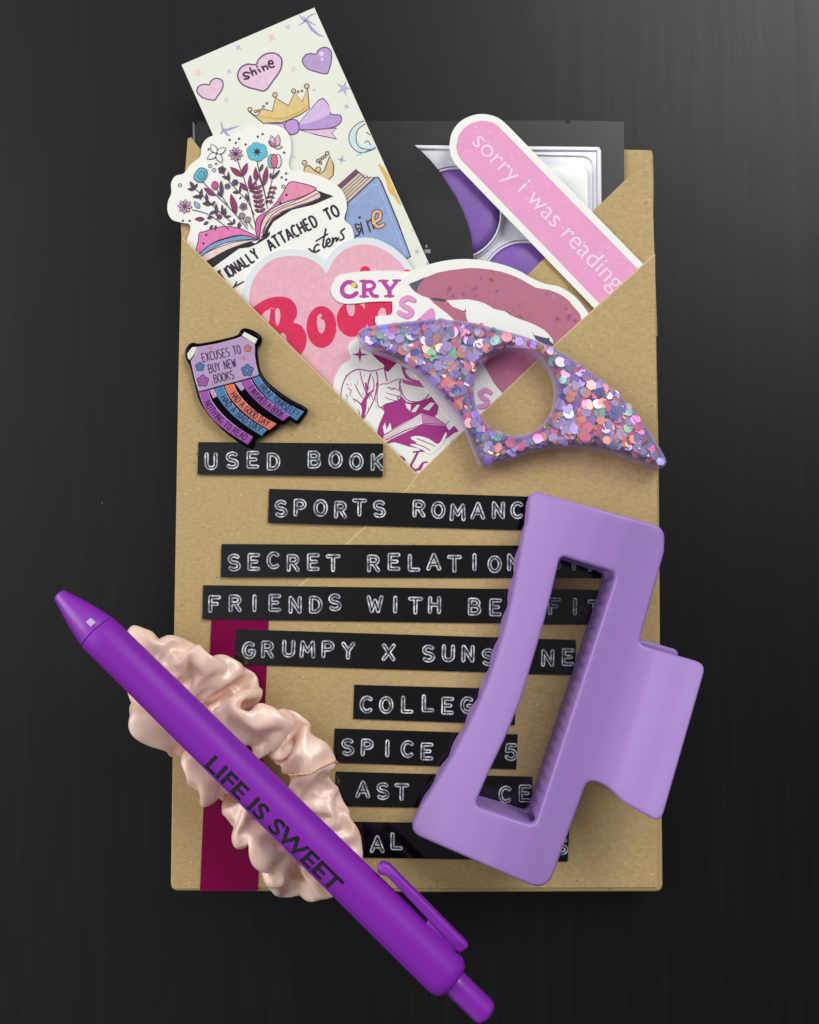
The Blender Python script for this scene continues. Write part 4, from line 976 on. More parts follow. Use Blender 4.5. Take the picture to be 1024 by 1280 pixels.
chole = resample(rounded([(701, 694), (772, 716), (669, 1033), (593, 1008)] + hl[3:-3:3], [8, 9, 9, 9] + [0] * len(hl[3:-3:3]), 6), 4.0)
mb = MB(); slab(mb, cout, [chole], cz, .0026, .0008, LIL, 7, 5); o = mb.build('upper_jaw', claw); weld(o)
def cxy(x, y): return P(x, y, cz(x, y))
# lower jaw: the same frame lying on the mailer, seen through the window and past the handle
mb = MB(); low_out = []
for x, y in offset(cout, -3):
    k = min(1, max(0, ((x - CO.x) * CU.x + (y - CO.y) * CU.y - 22) / 16)); low_out.append((x + 3.2 * k, y - 10.5 * k))
slab(mb, resample(low_out, 5), [resample(offset(chole, 0), 5)], lambda x, y: .0146, .0022, .0007, LIL, 12, 3, xy=cxy); o = mb.build('lower_jaw', claw); weld(o)
def wall(name, path, z_top, z_bot, thick, ribs=None):
    """upright wall under a line of photo px; ribs = (spacing px, depth px) of vertical ribs"""
    mb = MB(); p = [Vector(q) for q in path]; n = len(p); V = []; s_ = 0.0
    rows = 7
    for i in range(n):
        a = p[max(i - 1, 0)]; b = p[min(i + 1, n - 1)]; d = (b - a).normalized(); nn = Vector((-d.y, d.x))
        if i: s_ += (p[i] - p[i - 1]).length
        w_ = ribs[1] * abs(math.sin(math.pi * s_ / ribs[0])) if ribs else 0
        for side in (0, 1):
            q = p[i] + nn * (w_ if side == 0 else thick)
            x = P(q.x, q.y, cz(p[i].x, p[i].y)); zt = z_top(p[i].x, p[i].y); zb = z_bot(p[i].x, p[i].y, s_) if callable(z_bot) else z_bot
            for k in range(rows):
                V.append((x.x, x.y, zt + (zb - zt) * k / (rows - 1)))
    F = []
    for i in range(n - 1):
        for side in (0, 1):
            for k in range(rows - 1):
                a = (i * 2 + side) * rows + k; b = ((i + 1) * 2 + side) * rows + k; F.append((a, b, b + 1, a + 1))
        for k in (0, rows - 1):
            a = (i * 2) * rows + k; b = (i * 2 + 1) * rows + k; F.append((a, b, b + 2 * rows, a + 2 * rows))
    for i in (0, n - 1): F += [((i * 2) * rows + k, (i * 2 + 1) * rows + k, (i * 2 + 1) * rows + k + 1, (i * 2) * rows + k + 1) for k in range(rows - 1)]
    mb.add(V, F, LIL, True); o = mb.build(name, claw, recalc=True, sharp=40); return o
under = lambda x, y: cz(x, y) - .0016
wall('ribbed_wall', resample([(773, 722), (672, 1028)], 2.0, False), under, .0140, -6, (17, 2.6))
wall('end_wall', resample([(667, 1033), (597, 1009)], 3, False), under, .0140, -6)
wall('end_wall', resample([(702, 692), (768, 713)], 3, False), under, .0140, -6)
tp = resample([tuple(q) for q in spline([(524, 1028), (530, 1012), (545, 985), (570, 941), (596, 890), (614, 846), (628, 803), (640, 759), (649, 711), (655, 684)], 4, False)], 2.0, False)
wall('toothed_edge', tp, under, .0136, 7, (42, -3.2))

# ================================================================== pink satin scrunchie
SAT = mat('pink_satin', 'F3CEBA', .29, .9, coat=.3); N, L, b = nodes(SAT)
b.inputs['Sheen Weight'].default_value = .4; b.inputs['Sheen Roughness'].default_value = .35; b.inputs['Sheen Tint'].default_value = lin('F6DCE6')
b.inputs['Anisotropic'].default_value = .5
b.inputs['Subsurface Weight'].default_value = .22; b.inputs['Subsurface Radius'].default_value = (1, .42, .28); b.inputs['Subsurface Scale'].default_value = .0022
v = mapping(N, L, (1, 1, 1)); n1 = nz(N, L, v, 250, 3); c1 = ramp(N, L, n1.outputs['Fac'], [(.3, 'F1C6AE'), (.7, 'F8D8C8')]); L.new(c1.outputs['Color'], b.inputs['Base Color'])
uvn = N.new('ShaderNodeUVMap'); mp = N.new('ShaderNodeMapping'); mp.inputs['Scale'].default_value = (1, 1, 1); L.new(uvn.outputs[0], mp.inputs[0])
wv = N.new('ShaderNodeTexWave'); wv.bands_direction = 'Y'; wv.inputs['Scale'].default_value = 13; wv.inputs['Distortion'].default_value = .6; L.new(mp.outputs[0], wv.inputs['Vector'])
rib = ramp(N, L, wv.outputs['Fac'], [(0, .94), (1, 1.0)])
L.new(mixc(N, L, 1.0, c1.outputs['Color'], rib.outputs['Color'], 'MULTIPLY'), b.inputs['Base Color'])
bump(N, L, b, wv.outputs['Fac'], .28, .00012)
# fold positions of the gathered tube: NS rings of NT points, stored as steps in units of 0.05 mm
NS, NT = 135, 16
FOLDS = [
53,1270,121,-39,-16,17,-14,-44,28,44,-27,-14,42,-16,0,31,-29,-22,28,-25,-29,43,-47,15,49,-1,34,-47,52,20,-8,33,-19,-20,39,-23,-8,44,2,-32,19,-32,-7,49,3,-54,12,-7,
-17,-9,73,10,-49,6,-3,-46,11,-13,-49,12,17,-29,-34,37,-32,-20,35,-30,-19,41,-34,-3,37,4,30,-41,47,-5,-10,38,-2,-15,45,14,-15,42,-2,-34,30,-16,-1,50,2,-14,50,2,
4,-26,70,-5,-52,10,-8,-48,9,14,-44,-18,-1,-45,-10,20,-39,-21,11,-47,-19,28,-20,-40,52,14,26,-44,25,2,-16,42,15,-20,43,13,-11,47,7,-1,49,-2,9,48,-2,8,53,-4,
19,-35,50,-7,-48,7,-9,-46,10,-13,-48,10,2,-47,-13,7,-45,-17,11,-47,-23,24,-21,-34,43,30,-19,-33,22,39,-10,40,14,-13,47,9,2,48,-5,7,48,-9,0,39,-37,11,39,24,
30,-16,61,-17,-44,23,-5,-47,-2,-9,-42,-19,0,-49,5,-6,-52,-1,14,-41,-26,21,-25,-34,17,32,-42,-21,46,17,7,24,34,-11,43,-8,10,47,8,-3,33,-35,10,43,-8,10,32,45,
1,-48,38,16,-5,48,-9,-38,-33,-9,-39,-27,-7,-48,4,-10,-52,0,13,-50,14,-2,11,-44,18,0,-53,-16,37,43,34,42,-1,-11,40,6,-17,32,-30,29,29,17,9,38,-2,-38,-3,16,
47,25,23,14,-31,39,-3,-46,6,-43,-22,8,3,-46,-13,2,-48,-4,12,-45,-18,-14,-27,-33,6,23,-57,-19,48,14,78,23,9,-16,34,21,-18,50,-11,-12,29,-40,-13,45,-14,13,35,46,
62,-18,31,-36,-39,2,-12,-42,9,-10,-39,17,23,-31,34,-30,-15,-38,-9,-42,-17,30,-39,-2,-18,-1,-61,2,42,-33,6,59,-3,55,-3,40,-5,51,7,-11,45,-20,-14,42,-27,14,19,44,
41,-48,20,-30,-35,14,1,2,54,-13,-49,-15,-8,-40,-7,-13,-36,35,-5,7,-50,-9,-34,-40,1,-25,-19,7,0,-27,44,60,10,6,54,-19,20,37,9,-24,37,-29,14,50,0,15,3,46,
15,-74,12,-10,-22,42,-15,-10,43,-17,-22,44,11,-23,-43,-10,-43,18,-28,-18,-28,-3,8,-39,-12,-41,-39,36,29,-9,37,37,-14,4,39,-28,-14,36,-25,15,45,-15,21,42,12,-7,-25,44,
21,7,62,-10,-21,42,-27,-11,42,10,-40,21,10,-46,-21,-18,-34,-33,-36,-1,-24,-16,-45,-2,-13,-16,-52,39,20,-40,24,26,-17,-8,34,-33,23,42,-13,26,37,21,15,37,30,0,36,36,
27,0,68,-29,-4,41,-8,-28,40,-6,-41,-37,-26,-28,-21,-16,-35,-31,2,-47,-3,-30,-7,-21,-19,-48,-20,52,3,-43,0,15,-38,20,39,-27,16,41,24,9,34,36,12,35,35,15,34,31,
29,-4,59,-7,19,45,-18,-47,-8,-28,-36,23,2,-11,-49,-10,-26,-41,-10,-34,-31,-36,-25,5,-31,-43,-21,24,39,-16,39,-5,-31,26,10,-39,-20,30,35,-2,34,39,13,33,39,17,34,34,
59,-12,47,20,33,35,-32,-44,8,-21,-43,-7,-4,-16,-48,-41,-20,-14,-2,-29,-35,-40,-27,-5,-21,-24,-42,40,33,-5,26,35,-12,36,-1,-36,-10,43,-3,5,-3,46,6,7,47,9,24,44,
50,57,-11,27,-16,33,-15,-42,26,-22,-43,8,-41,-29,-9,-40,-22,-20,-24,-30,-33,2,3,-45,-35,-24,-30,42,23,-14,36,26,-3,38,37,-6,3,32,-23,-23,42,28,29,-9,38,-16,31,22,
58,-20,1,41,-3,30,-13,-37,23,-46,-8,-10,-36,-39,-2,-17,-43,12,-32,-38,-13,-28,-5,-34,-22,4,-49,48,14,12,8,41,10,33,40,-1,35,34,-23,4,29,-38,-17,39,25,27,17,36,
63,-19,10,-7,-53,-10,-16,-38,30,-7,-18,46,-34,-35,-7,-35,-2,-34,-40,-26,-9,-16,-49,-10,-33,18,-37,42,11,-24,31,25,26,31,31,10,32,38,-8,13,47,-11,-7,42,-30,27,28,27,
65,-32,17,-1,-38,30,-14,-45,21,-29,-39,9,-36,-37,0,-41,-13,8,-41,-24,-9,-10,9,-44,-48,-12,-22,-14,22,-55,55,30,9,44,23,6,35,31,-8,31,35,0,15,45,-20,14,-1,52,
66,-16,-20,4,-34,39,-29,-40,10,-44,-11,7,-47,-3,16,-34,-38,-6,-7,-43,15,-37,-26,-12,-38,17,-33,5,16,-57,20,33,-28,27,45,2,33,33,-7,38,31,-8,46,-12,18,25,42,19,
18,-41,-5,20,-35,28,-40,27,14,-39,-17,8,-17,-45,11,-13,-38,22,-25,-37,-2,-38,9,-5,-45,-21,-10,29,33,-25,20,29,-34,25,24,-34,3,27,-40,42,29,-5,40,26,9,42,18,19,
44,-21,20,-40,-34,-3,-23,-25,36,-47,7,-8,-35,-29,21,22,-35,21,-41,-13,5,-23,-46,8,-43,-1,10,-2,9,-49,29,25,-32,23,23,-38,41,28,-1,40,25,-10,41,27,-8,45,25,-2,
53,-21,32,-51,-26,3,-42,-7,0,-35,-26,18,-7,11,48,-33,-30,-34,-39,-19,12,-23,-16,29,-24,-40,32,10,8,-52,5,0,-48,43,23,-16,39,26,-15,45,23,6,40,21,-18,49,23,2,
3,-24,51,-16,31,34,-26,-39,-22,-34,-34,10,-21,8,44,-22,-27,-39,-44,-18,-13,-26,-20,30,-29,-13,46,2,-19,-51,21,2,-41,45,24,-12,35,21,-31,46,20,-2,45,23,2,45,22,4,
24,23,66,-45,-19,17,-41,18,23,2,-49,-6,-42,-29,-9,-39,-23,8,-34,25,-6,-1,-42,-2,-47,-9,40,4,-34,-43,40,16,-21,29,-4,-46,43,26,-10,32,32,22,35,31,13,48,15,2,
7,21,68,-37,41,9,-20,-44,20,-47,5,-12,-26,-42,11,-26,-43,9,-19,44,-19,-9,-51,-5,-38,-25,2,21,-48,-24,14,-1,-42,45,16,-10,44,13,-24,42,30,9,30,30,26,26,31,29,
-13,25,70,-26,41,12,-51,8,-4,-17,-45,6,-49,-7,-5,-15,-47,16,-31,-2,-33,-15,-10,-31,11,-45,5,39,0,-26,5,-52,-13,24,48,-2,8,31,-28,44,23,11,31,0,37,13,40,17,
-7,2,73,3,40,27,-49,10,-4,-45,-20,-7,-17,-47,1,-48,5,-11,-34,-29,-24,13,-36,-30,35,-27,-21,36,7,21,11,-58,-18,23,15,-52,29,36,-11,5,37,30,-13,37,28,21,17,35,
-14,21,65,33,0,38,-41,29,8,-47,-16,-12,-36,-33,-6,-34,-35,-20,-12,-28,-38,39,-6,-25,15,-34,-43,53,6,-6,32,-35,16,8,-10,-46,-13,43,11,-31,42,9,3,16,51,7,28,33,
41,-10,46,-29,14,33,-11,32,40,-31,-31,-25,-1,-30,-42,-40,-32,-9,-6,-23,-46,-6,-20,-37,40,-2,-28,27,43,20,45,-25,-5,33,-17,-15,-1,35,-23,-25,22,42,-21,-19,34,-11,24,43,
30,5,68,11,46,26,-31,-19,30,-30,-28,-32,-13,-28,-38,-17,-31,-36,-22,-24,-37,6,-14,-50,34,18,-27,-5,20,57,47,-4,-12,48,2,-5,24,35,-21,-20,42,14,-18,-15,41,1,-19,50,
29,51,46,6,-11,51,-34,-33,6,-27,-24,-38,-7,-12,-48,-24,-32,-32,-28,-33,-28,7,-6,-50,17,26,-31,-4,0,51,19,33,32,54,8,-7,29,38,-12,24,45,-12,-31,2,43,15,-23,41,
33,11,61,-29,-42,-7,-12,-29,38,-18,-6,-48,-19,-26,-38,-33,-32,-18,-23,-31,-31,10,19,-42,1,21,-51,26,4,46,8,8,49,25,42,26,31,35,-16,27,38,-6,-6,50,14,-2,-19,44,
56,-50,14,-19,-22,39,-17,-46,4,-27,-28,-32,-28,-27,-32,-26,-25,-32,-22,-17,-42,-18,1,-48,9,43,-28,29,-5,44,19,32,22,27,17,39,36,35,16,11,44,17,16,43,-25,7,4,48,
51,-45,30,-19,-47,5,-30,-33,-21,-40,3,-33,-19,-37,-26,-20,-40,-8,-28,15,-27,-12,-28,-42,-11,29,-39,27,31,18,37,-11,36,2,46,8,20,45,16,35,31,12,44,10,13,11,14,46,
43,-47,11,-18,-45,5,-39,-9,-31,-34,-38,9,-13,-11,-45,-38,-25,-30,-39,-27,7,18,9,-42,-39,14,-33,47,21,18,-1,45,6,42,-12,25,15,35,35,28,42,-18,2,-15,46,44,23,6,
62,-22,3,-18,-45,7,-38,-32,9,-35,-34,6,-48,-16,-13,-41,-21,-22,-7,-9,-47,-41,-5,-20,6,32,-41,4,39,-12,46,10,3,18,46,24,-7,29,30,42,-21,-4,38,3,29,40,10,23,
40,7,-27,-17,-45,12,-30,-37,11,-20,-41,12,-37,-29,11,-48,-24,-3,-46,-14,-30,-3,12,-51,-3,43,-28,-14,30,-46,13,58,9,18,37,29,25,37,17,43,1,21,48,-12,1,37,19,29,
20,-43,-43,-36,-21,24,-34,-34,18,11,-40,-3,-36,-5,34,-40,-21,-10,-9,-50,-10,-4,-7,-45,-26,40,-25,9,30,-40,4,45,-15,26,35,29,4,48,-8,29,36,19,46,10,15,43,-19,4,
-11,-59,-30,-44,2,25,-16,-43,9,-19,-42,9,30,-31,39,-45,22,-8,9,-42,21,-38,11,-35,-12,-14,-34,16,48,-3,11,12,-50,10,47,-10,26,31,27,7,45,-23,34,35,6,4,-41,28,
11,-15,-39,-9,-46,14,-10,-41,15,1,-8,46,-17,-45,-7,-9,-28,44,-27,-31,18,0,40,-46,-34,-14,-20,13,29,-37,36,37,12,0,18,-45,23,40,-6,2,44,-23,34,39,-2,28,10,49,
14,-49,11,-2,-46,-17,-13,-45,17,-24,-31,22,-7,4,49,-16,-43,-1,-9,-28,35,-39,-16,-34,-27,27,-30,30,33,-13,7,15,-46,39,25,-19,-15,35,-33,35,36,-2,38,31,7,30,24,33,
23,-14,42,-13,-48,1,-24,-32,23,-41,-4,4,22,-44,7,-18,-24,36,-19,-44,-7,-38,-14,-21,-44,14,-12,11,23,-45,45,11,-15,-9,17,-47,32,34,-20,38,32,3,37,29,22,34,23,28,
26,-9,65,-48,22,21,-33,-35,19,-27,-32,12,39,-35,-7,-5,-43,-18,-42,-8,-22,-46,-15,-12,-38,-26,16,-5,-6,-54,26,23,-35,45,13,-18,35,36,-12,-2,34,38,39,25,22,49,12,16,
-25,16,65,27,23,33,-43,-10,21,-8,-47,-8,-43,-31,1,19,-50,-5,-8,-30,-44,-36,-9,-23,-56,-11,3,10,-29,-50,26,23,-34,35,42,19,35,35,-11,31,40,-9,-13,-20,49,21,31,33,
48,22,24,-32,-10,36,-7,6,50,-45,-22,9,-7,-47,-15,-45,-18,-15,15,-43,-25,-17,-22,-33,-42,-1,-28,21,27,-42,45,-19,-30,21,21,-28,43,29,12,32,37,7,0,28,40,4,-10,52,
53,27,44,-36,-15,32,-35,-27,23,-32,4,41,-38,-32,-6,-26,-36,-26,-26,-35,-26,-21,-22,-45,8,11,-48,33,6,-32,29,39,4,37,-18,-39,4,41,27,41,27,12,50,15,-3,12,31,37,
33,-29,62,-31,-10,39,-35,-11,35,-41,-17,25,-28,-13,-39,-25,-23,-35,-25,-38,-21,-26,-29,-28,-16,17,-44,49,19,2,19,-2,-38,36,31,18,30,12,-41,25,11,45,32,24,26,45,28,10,
-17,-47,30,-31,-11,36,-32,-11,37,-18,-15,43,-48,-6,-12,-6,-22,-46,-2,-20,-47,-29,7,-35,-42,-11,-28,32,2,-31,48,5,22,42,18,-13,36,27,-14,29,41,-17,36,0,37,28,-6,38,
-7,-38,45,-36,-13,35,-29,-8,38,-43,-24,15,-49,-6,-3,-45,-5,-21,-12,-6,-47,16,-15,-46,-34,14,-38,52,-8,-10,9,24,-49,34,25,-12,48,17,-9,47,3,11,28,-4,39,24,-7,52,
-34,-35,44,-54,26,4,-23,-16,33,1,-47,20,-49,-11,11,-32,11,-34,-49,-19,-7,-10,7,-49,19,18,-44,14,-1,-47,54,-8,10,29,29,-28,46,9,-28,17,8,43,-3,29,37,18,8,41,
-21,-32,-5,8,-38,36,-47,16,-3,-28,-25,29,6,-44,22,-52,2,10,-12,16,-49,-32,-24,-32,17,32,-36,-6,-17,-50,29,33,-28,41,8,-26,42,-16,21,2,22,49,40,16,20,38,7,32,
-10,-36,9,-54,8,-17,9,-22,31,-52,-2,-2,-28,-22,30,-2,-40,30,-46,11,-11,22,6,-43,-10,13,-45,22,-2,-45,-20,10,-45,37,9,-30,17,-7,50,39,4,27,40,10,11,35,46,-3,
29,-25,18,-45,-26,18,-37,-24,4,-14,9,54,-42,-17,-24,-32,-32,21,-34,-16,32,-5,12,-48,25,13,-40,-14,-7,-47,2,8,-49,35,9,-31,43,29,16,28,-21,31,22,44,2,40,-10,29,
41,-10,1,-16,-11,43,-34,3,40,-38,-35,-7,-28,9,42,-32,-26,20,-34,-34,-10,-29,-3,-42,30,14,-38,7,10,-48,-17,-10,-45,47,26,-1,11,15,-47,38,28,11,41,23,9,36,14,31,
-14,-63,20,-15,-12,46,30,6,41,-30,5,39,-41,-26,1,-28,-23,35,-35,7,-40,-26,-39,-5,11,-1,-47,15,18,-43,-23,-16,-43,9,27,-38,51,12,-9,43,23,0,42,24,-1,35,10,32,
11,-34,42,-36,-31,19,-19,1,41,20,12,47,-32,-5,35,-39,-22,-23,-29,9,-34,-23,-42,16,-13,-22,-41,-18,14,-48,41,18,-26,-2,0,-52,28,23,37,45,21,-2,37,-2,-34,44,9,18,
37,-20,54,-25,17,32,-23,-11,44,-35,-36,2,6,10,50,-34,6,-37,-33,-5,-39,-42,-27,3,-19,-45,-2,15,37,-33,-13,-15,-44,30,-1,-39,36,38,-5,24,-3,46,46,1,-25,21,23,34,
21,-29,36,13,19,46,-42,-24,-13,5,-16,49,-44,-2,32,-34,26,-13,-29,-14,-33,-7,-31,-36,-41,-31,-2,-13,24,-42,55,13,-8,25,5,-38,19,-6,-48,36,11,31,32,-2,41,41,22,-11,
30,-15,39,-3,-3,47,-46,-25,-5,-49,-1,8,-37,5,34,-36,12,38,-6,-15,-50,-48,7,-11,-1,-55,-25,25,37,-36,1,-7,-45,52,-7,4,14,-9,-50,38,9,33,45,15,-8,20,2,45,
55,-13,23,-24,-10,45,-35,-2,35,-40,20,15,-47,-11,21,-45,0,19,-39,21,-29,2,-28,-45,-25,-35,-27,-3,31,-46,44,-18,-31,28,-8,-35,50,-1,19,43,3,-27,34,3,37,45,23,4,
15,-40,61,-50,-1,7,-41,8,25,-15,5,49,-47,-1,-18,-44,22,19,-59,1,10,-18,4,-44,15,-42,-30,44,42,-10,35,-11,-34,16,-34,-34,28,-25,-32,51,-1,1,50,8,5,27,14,39,
11,-41,60,-41,11,28,-47,2,16,-44,7,23,-15,35,31,-50,6,9,-12,-7,-35,-70,6,-10,16,-15,-57,66,23,23,35,-6,-29,22,-35,-36,17,-36,-33,40,35,19,43,-15,2,46,-20,2,
-18,-42,56,-27,12,40,-34,18,33,-39,21,26,-48,14,3,-42,10,-15,-46,21,-3,14,22,-49,-27,-20,-39,52,-26,6,40,-9,1,41,-17,-12,31,-14,-34,29,-1,-48,12,-13,53,40,-27,-13,
-13,-43,60,-39,19,27,-33,21,28,-24,11,40,-49,21,12,-42,19,-2,-4,18,-43,-27,19,-25,-12,24,-50,40,-31,-34,27,-32,12,37,-22,-4,41,-19,-25,18,-2,-48,33,-22,27,24,-29,35,
-20,-41,56,-17,17,45,-38,22,26,-31,36,-20,-21,37,-2,-44,-2,16,16,28,-37,-17,39,-5,-48,21,-42,59,-2,-25,23,-29,-20,11,-37,-22,32,-23,-25,-1,-52,-6,33,-17,37,20,-21,41,
-31,-20,39,2,-22,47,-38,34,-4,-35,34,5,-6,39,33,-26,-9,-50,-13,41,-12,0,33,-17,-32,50,-21,30,9,-35,24,-23,-34,26,-26,-31,5,-53,-9,17,-24,42,26,-13,40,17,-21,39,
-51,-53,5,8,-38,32,-23,23,39,-24,41,17,-25,42,14,-21,22,-41,6,46,1,-10,13,-40,-8,54,-39,3,14,-59,20,-17,-41,23,-32,-26,11,-33,39,12,-30,44,15,-40,19,30,-38,4,
-29,-66,1,-25,4,43,-23,4,41,-21,43,13,-22,41,14,-19,47,6,-1,45,-17,4,36,-23,19,22,-58,19,-29,-38,14,-16,-42,-17,-23,-40,34,-40,6,-4,-26,49,42,-26,-6,2,-46,17,
-50,-49,13,-18,-15,45,1,50,13,4,47,13,-20,41,14,-40,25,8,-24,44,0,32,11,-18,24,52,-34,31,-56,-14,13,-13,-37,-21,-31,-36,-17,-28,-40,21,-39,29,39,-26,-12,-27,-20,45,
-44,-60,1,-15,19,43,-6,39,28,3,47,15,24,37,-25,-44,20,10,-11,38,8,5,46,12,47,27,-27,3,-67,-1,21,-32,-17,-11,-38,-36,-19,-29,-37,13,-8,-49,21,-41,6,0,-40,31,
-51,25,17,-37,7,42,29,36,8,-28,33,25,38,8,-27,-19,44,1,-10,37,8,21,8,31,24,58,-2,-3,-45,-34,16,-31,-21,-18,-30,-27,-28,-34,-18,7,-43,-13,10,-36,-30,-3,-43,23,
-44,1,44,2,44,-16,8,43,9,-30,6,37,31,30,-18,11,42,-18,20,28,17,-11,35,36,24,35,29,-1,-16,-52,9,-23,-29,-13,-35,-32,-15,-39,-20,-20,-47,-8,-12,-41,13,-9,-52,2,
-40,-22,33,1,51,1,8,43,5,-8,49,10,27,3,39,5,35,-31,19,51,6,25,31,18,15,15,45,-2,33,-57,-10,-45,-29,-18,-46,-22,-22,-43,-7,-19,-46,-3,-26,-45,-11,-15,-54,-6,
-27,-14,71,50,14,13,-23,42,0,-20,49,-2,27,43,10,42,13,19,-7,35,-16,23,35,18,37,33,22,-25,34,-46,-16,-27,-41,-18,-52,-19,-23,-46,12,-23,-40,-15,-23,-44,-3,-7,-47,16,
1,-8,77,46,-13,19,20,41,-15,-15,49,-4,-32,26,20,24,41,-15,38,17,15,34,28,-4,10,46,3,-31,-13,-45,-23,-28,-23,-44,8,-30,-21,-45,-6,-20,-42,15,-15,-45,14,1,-45,22,
27,23,60,25,-31,32,23,38,-16,37,33,-6,-43,20,26,-7,44,-16,16,36,-20,38,11,12,29,41,-19,-49,-21,-17,-17,-34,-18,-51,1,-23,21,-40,3,-50,-11,11,-17,-44,14,-2,-44,23,
34,-17,66,34,37,5,41,-31,0,40,33,-3,-11,49,-12,-13,39,-15,-26,38,16,12,25,-30,46,27,-20,-41,6,-41,-24,-29,-16,-20,-19,36,-15,-45,9,-21,-42,13,-46,-10,16,27,-36,21,
22,-18,69,48,-15,3,44,26,-6,-14,40,-20,39,32,6,-36,30,-14,21,30,-27,-14,37,-2,21,21,-47,-51,-13,-12,-24,12,-40,-38,-28,9,-19,-47,17,-6,-25,43,-7,-21,45,6,-45,24,
50,-3,57,39,8,-30,29,-6,39,18,34,-28,-9,52,-11,30,19,-37,-19,37,-1,16,0,-42,-26,35,-33,-40,18,-31,-45,-20,11,-2,-42,24,-44,-20,10,44,-18,19,5,-38,32,5,-35,28,
-34,11,26,47,11,23,30,-1,33,40,28,-16,33,27,-23,12,34,-35,-8,30,-44,-4,15,-49,-49,11,-8,-47,-10,7,-35,11,2,-26,-30,-13,8,-16,43,16,-24,37,-29,-39,16,44,-6,16,
-49,-29,56,44,-4,23,19,43,-15,41,27,-8,43,23,-3,7,30,-39,-5,21,-45,9,15,-43,-51,0,-34,-14,-44,30,-41,1,-6,-49,26,13,-24,-28,18,4,-35,28,31,2,39,10,-32,35,
-54,-23,48,50,3,20,40,28,-2,38,33,-13,14,33,-32,-1,12,-51,-3,14,-46,-2,-1,-45,-10,24,-36,26,-7,44,-36,-30,-15,-50,-13,30,-38,23,17,-22,-22,28,-12,-40,28,5,-42,25,
-21,26,67,46,8,20,44,21,5,33,33,-20,-8,-5,-50,4,-1,-50,5,8,-49,5,27,-26,8,27,-54,49,11,11,-29,0,26,-82,-14,12,14,-31,44,-17,-26,27,-18,-18,40,-38,-21,22,
-27,31,49,33,2,34,42,25,-12,18,7,-49,41,20,-26,3,-1,-50,-7,7,-48,-10,1,-54,19,18,-26,40,18,-23,-20,18,40,-61,-9,33,-12,-22,42,-15,-25,38,-14,-18,40,-10,-35,43,
-19,30,-8,-28,9,40,45,22,0,34,16,-29,30,10,-40,-4,-12,-47,31,17,-36,-15,-4,-50,11,-4,-43,20,-19,-47,-44,1,38,-37,20,28,-22,-14,46,-23,-12,42,-18,-13,43,16,-45,12,
-36,-11,23,8,52,2,11,37,32,33,-7,-35,27,13,-36,31,36,-12,20,9,-48,19,8,-44,-13,-42,-44,-12,-8,-51,-13,-48,16,-40,-6,40,-33,3,36,-24,-13,41,2,-23,41,-33,17,31,
-33,-22,35,23,31,33,10,33,-40,32,24,-24,38,28,6,18,9,-43,17,8,-46,21,12,-41,18,-31,-34,-34,-31,-21,-22,-37,-26,-18,-40,21,-20,-10,48,-24,-15,40,-23,-13,41,-26,8,42,
-28,65,12,9,32,37,36,31,25,40,17,-21,-9,12,-49,16,-6,-44,22,-2,-44,30,-7,-29,42,13,-32,-50,-25,-7,-7,-38,-1,-39,-37,7,-24,-39,-9,-26,-17,42,-24,16,43,-9,25,42,
-9,66,5,40,3,25,0,45,27,29,37,18,44,-9,-22,3,8,-52,17,0,-45,2,-17,-40,43,1,-33,-8,-30,-44,-43,-36,4,-42,-28,4,-36,-22,28,-35,-17,32,37,13,32,-20,28,37,
-2,65,8,-20,4,47,40,27,-21,12,41,25,50,5,-7,46,-12,-19,22,-22,-38,-18,13,-38,5,-9,-50,-27,-27,-36,-25,-34,-10,-16,-19,43,-38,-18,26,-41,-13,-24,-12,-1,47,24,41,13,
-57,25,37,3,41,29,38,31,3,40,27,-20,50,3,-2,51,0,-7,35,-21,-29,8,-22,-47,-46,7,-23,-37,-36,2,-28,-26,-18,-19,-39,-27,-11,20,48,-35,-7,18,-48,-22,-8,3,11,46,
-42,55,6,34,39,14,43,-16,2,42,20,-12,51,3,2,37,30,-16,47,19,-15,3,-28,-48,-52,-4,6,-14,-32,-39,-42,-17,-4,-1,-37,-29,-41,3,29,-17,-40,15,-23,35,23,-29,11,40,
-30,23,-22,38,29,13,29,-31,11,47,-3,3,46,18,-6,38,18,-14,12,57,8,19,1,-48,-44,-17,20,-5,-16,-51,-16,-34,-23,-31,-29,-30,-27,-41,14,-44,-15,21,-32,0,34,-34,18,37,
29,41,-37,27,42,13,20,-40,3,40,1,11,38,35,0,13,22,34,22,27,-54,29,47,13,-41,-41,15,-29,-21,-39,-2,-11,-44,-34,-34,7,-20,-32,-34,-37,-7,29,-46,-22,7,-30,21,35,
37,64,5,25,-18,-36,40,2,12,40,9,22,-6,0,50,22,42,-11,40,13,30,14,41,-13,-26,-30,-20,-1,-3,-53,-44,-15,-15,-16,-29,-34,-22,-30,-31,-36,-35,5,-28,10,37,-34,25,26,
15,34,-13,40,9,-22,34,8,27,28,2,38,2,8,49,31,-29,31,25,34,21,4,43,-20,-10,-15,-46,-13,13,-49,-24,-10,-45,-32,-31,-26,-33,-30,-19,-34,-34,-8,-30,-35,26,24,40,11,
-48,36,2,25,21,36,43,-6,31,32,2,33,11,-38,29,23,20,43,29,31,26,-1,15,-53,16,23,-37,-35,-23,-26,-27,4,-42,-29,4,-44,-32,-23,-28,-35,-36,-4,-32,-37,4,15,-2,43,
-29,19,16,26,17,41,28,22,26,39,-25,23,21,13,46,33,34,-12,15,30,39,35,21,-29,-5,-1,-53,-44,-10,-20,-39,-22,-19,-24,-11,-38,-39,-1,-34,-43,-11,-30,-32,-40,5,11,-48,22,
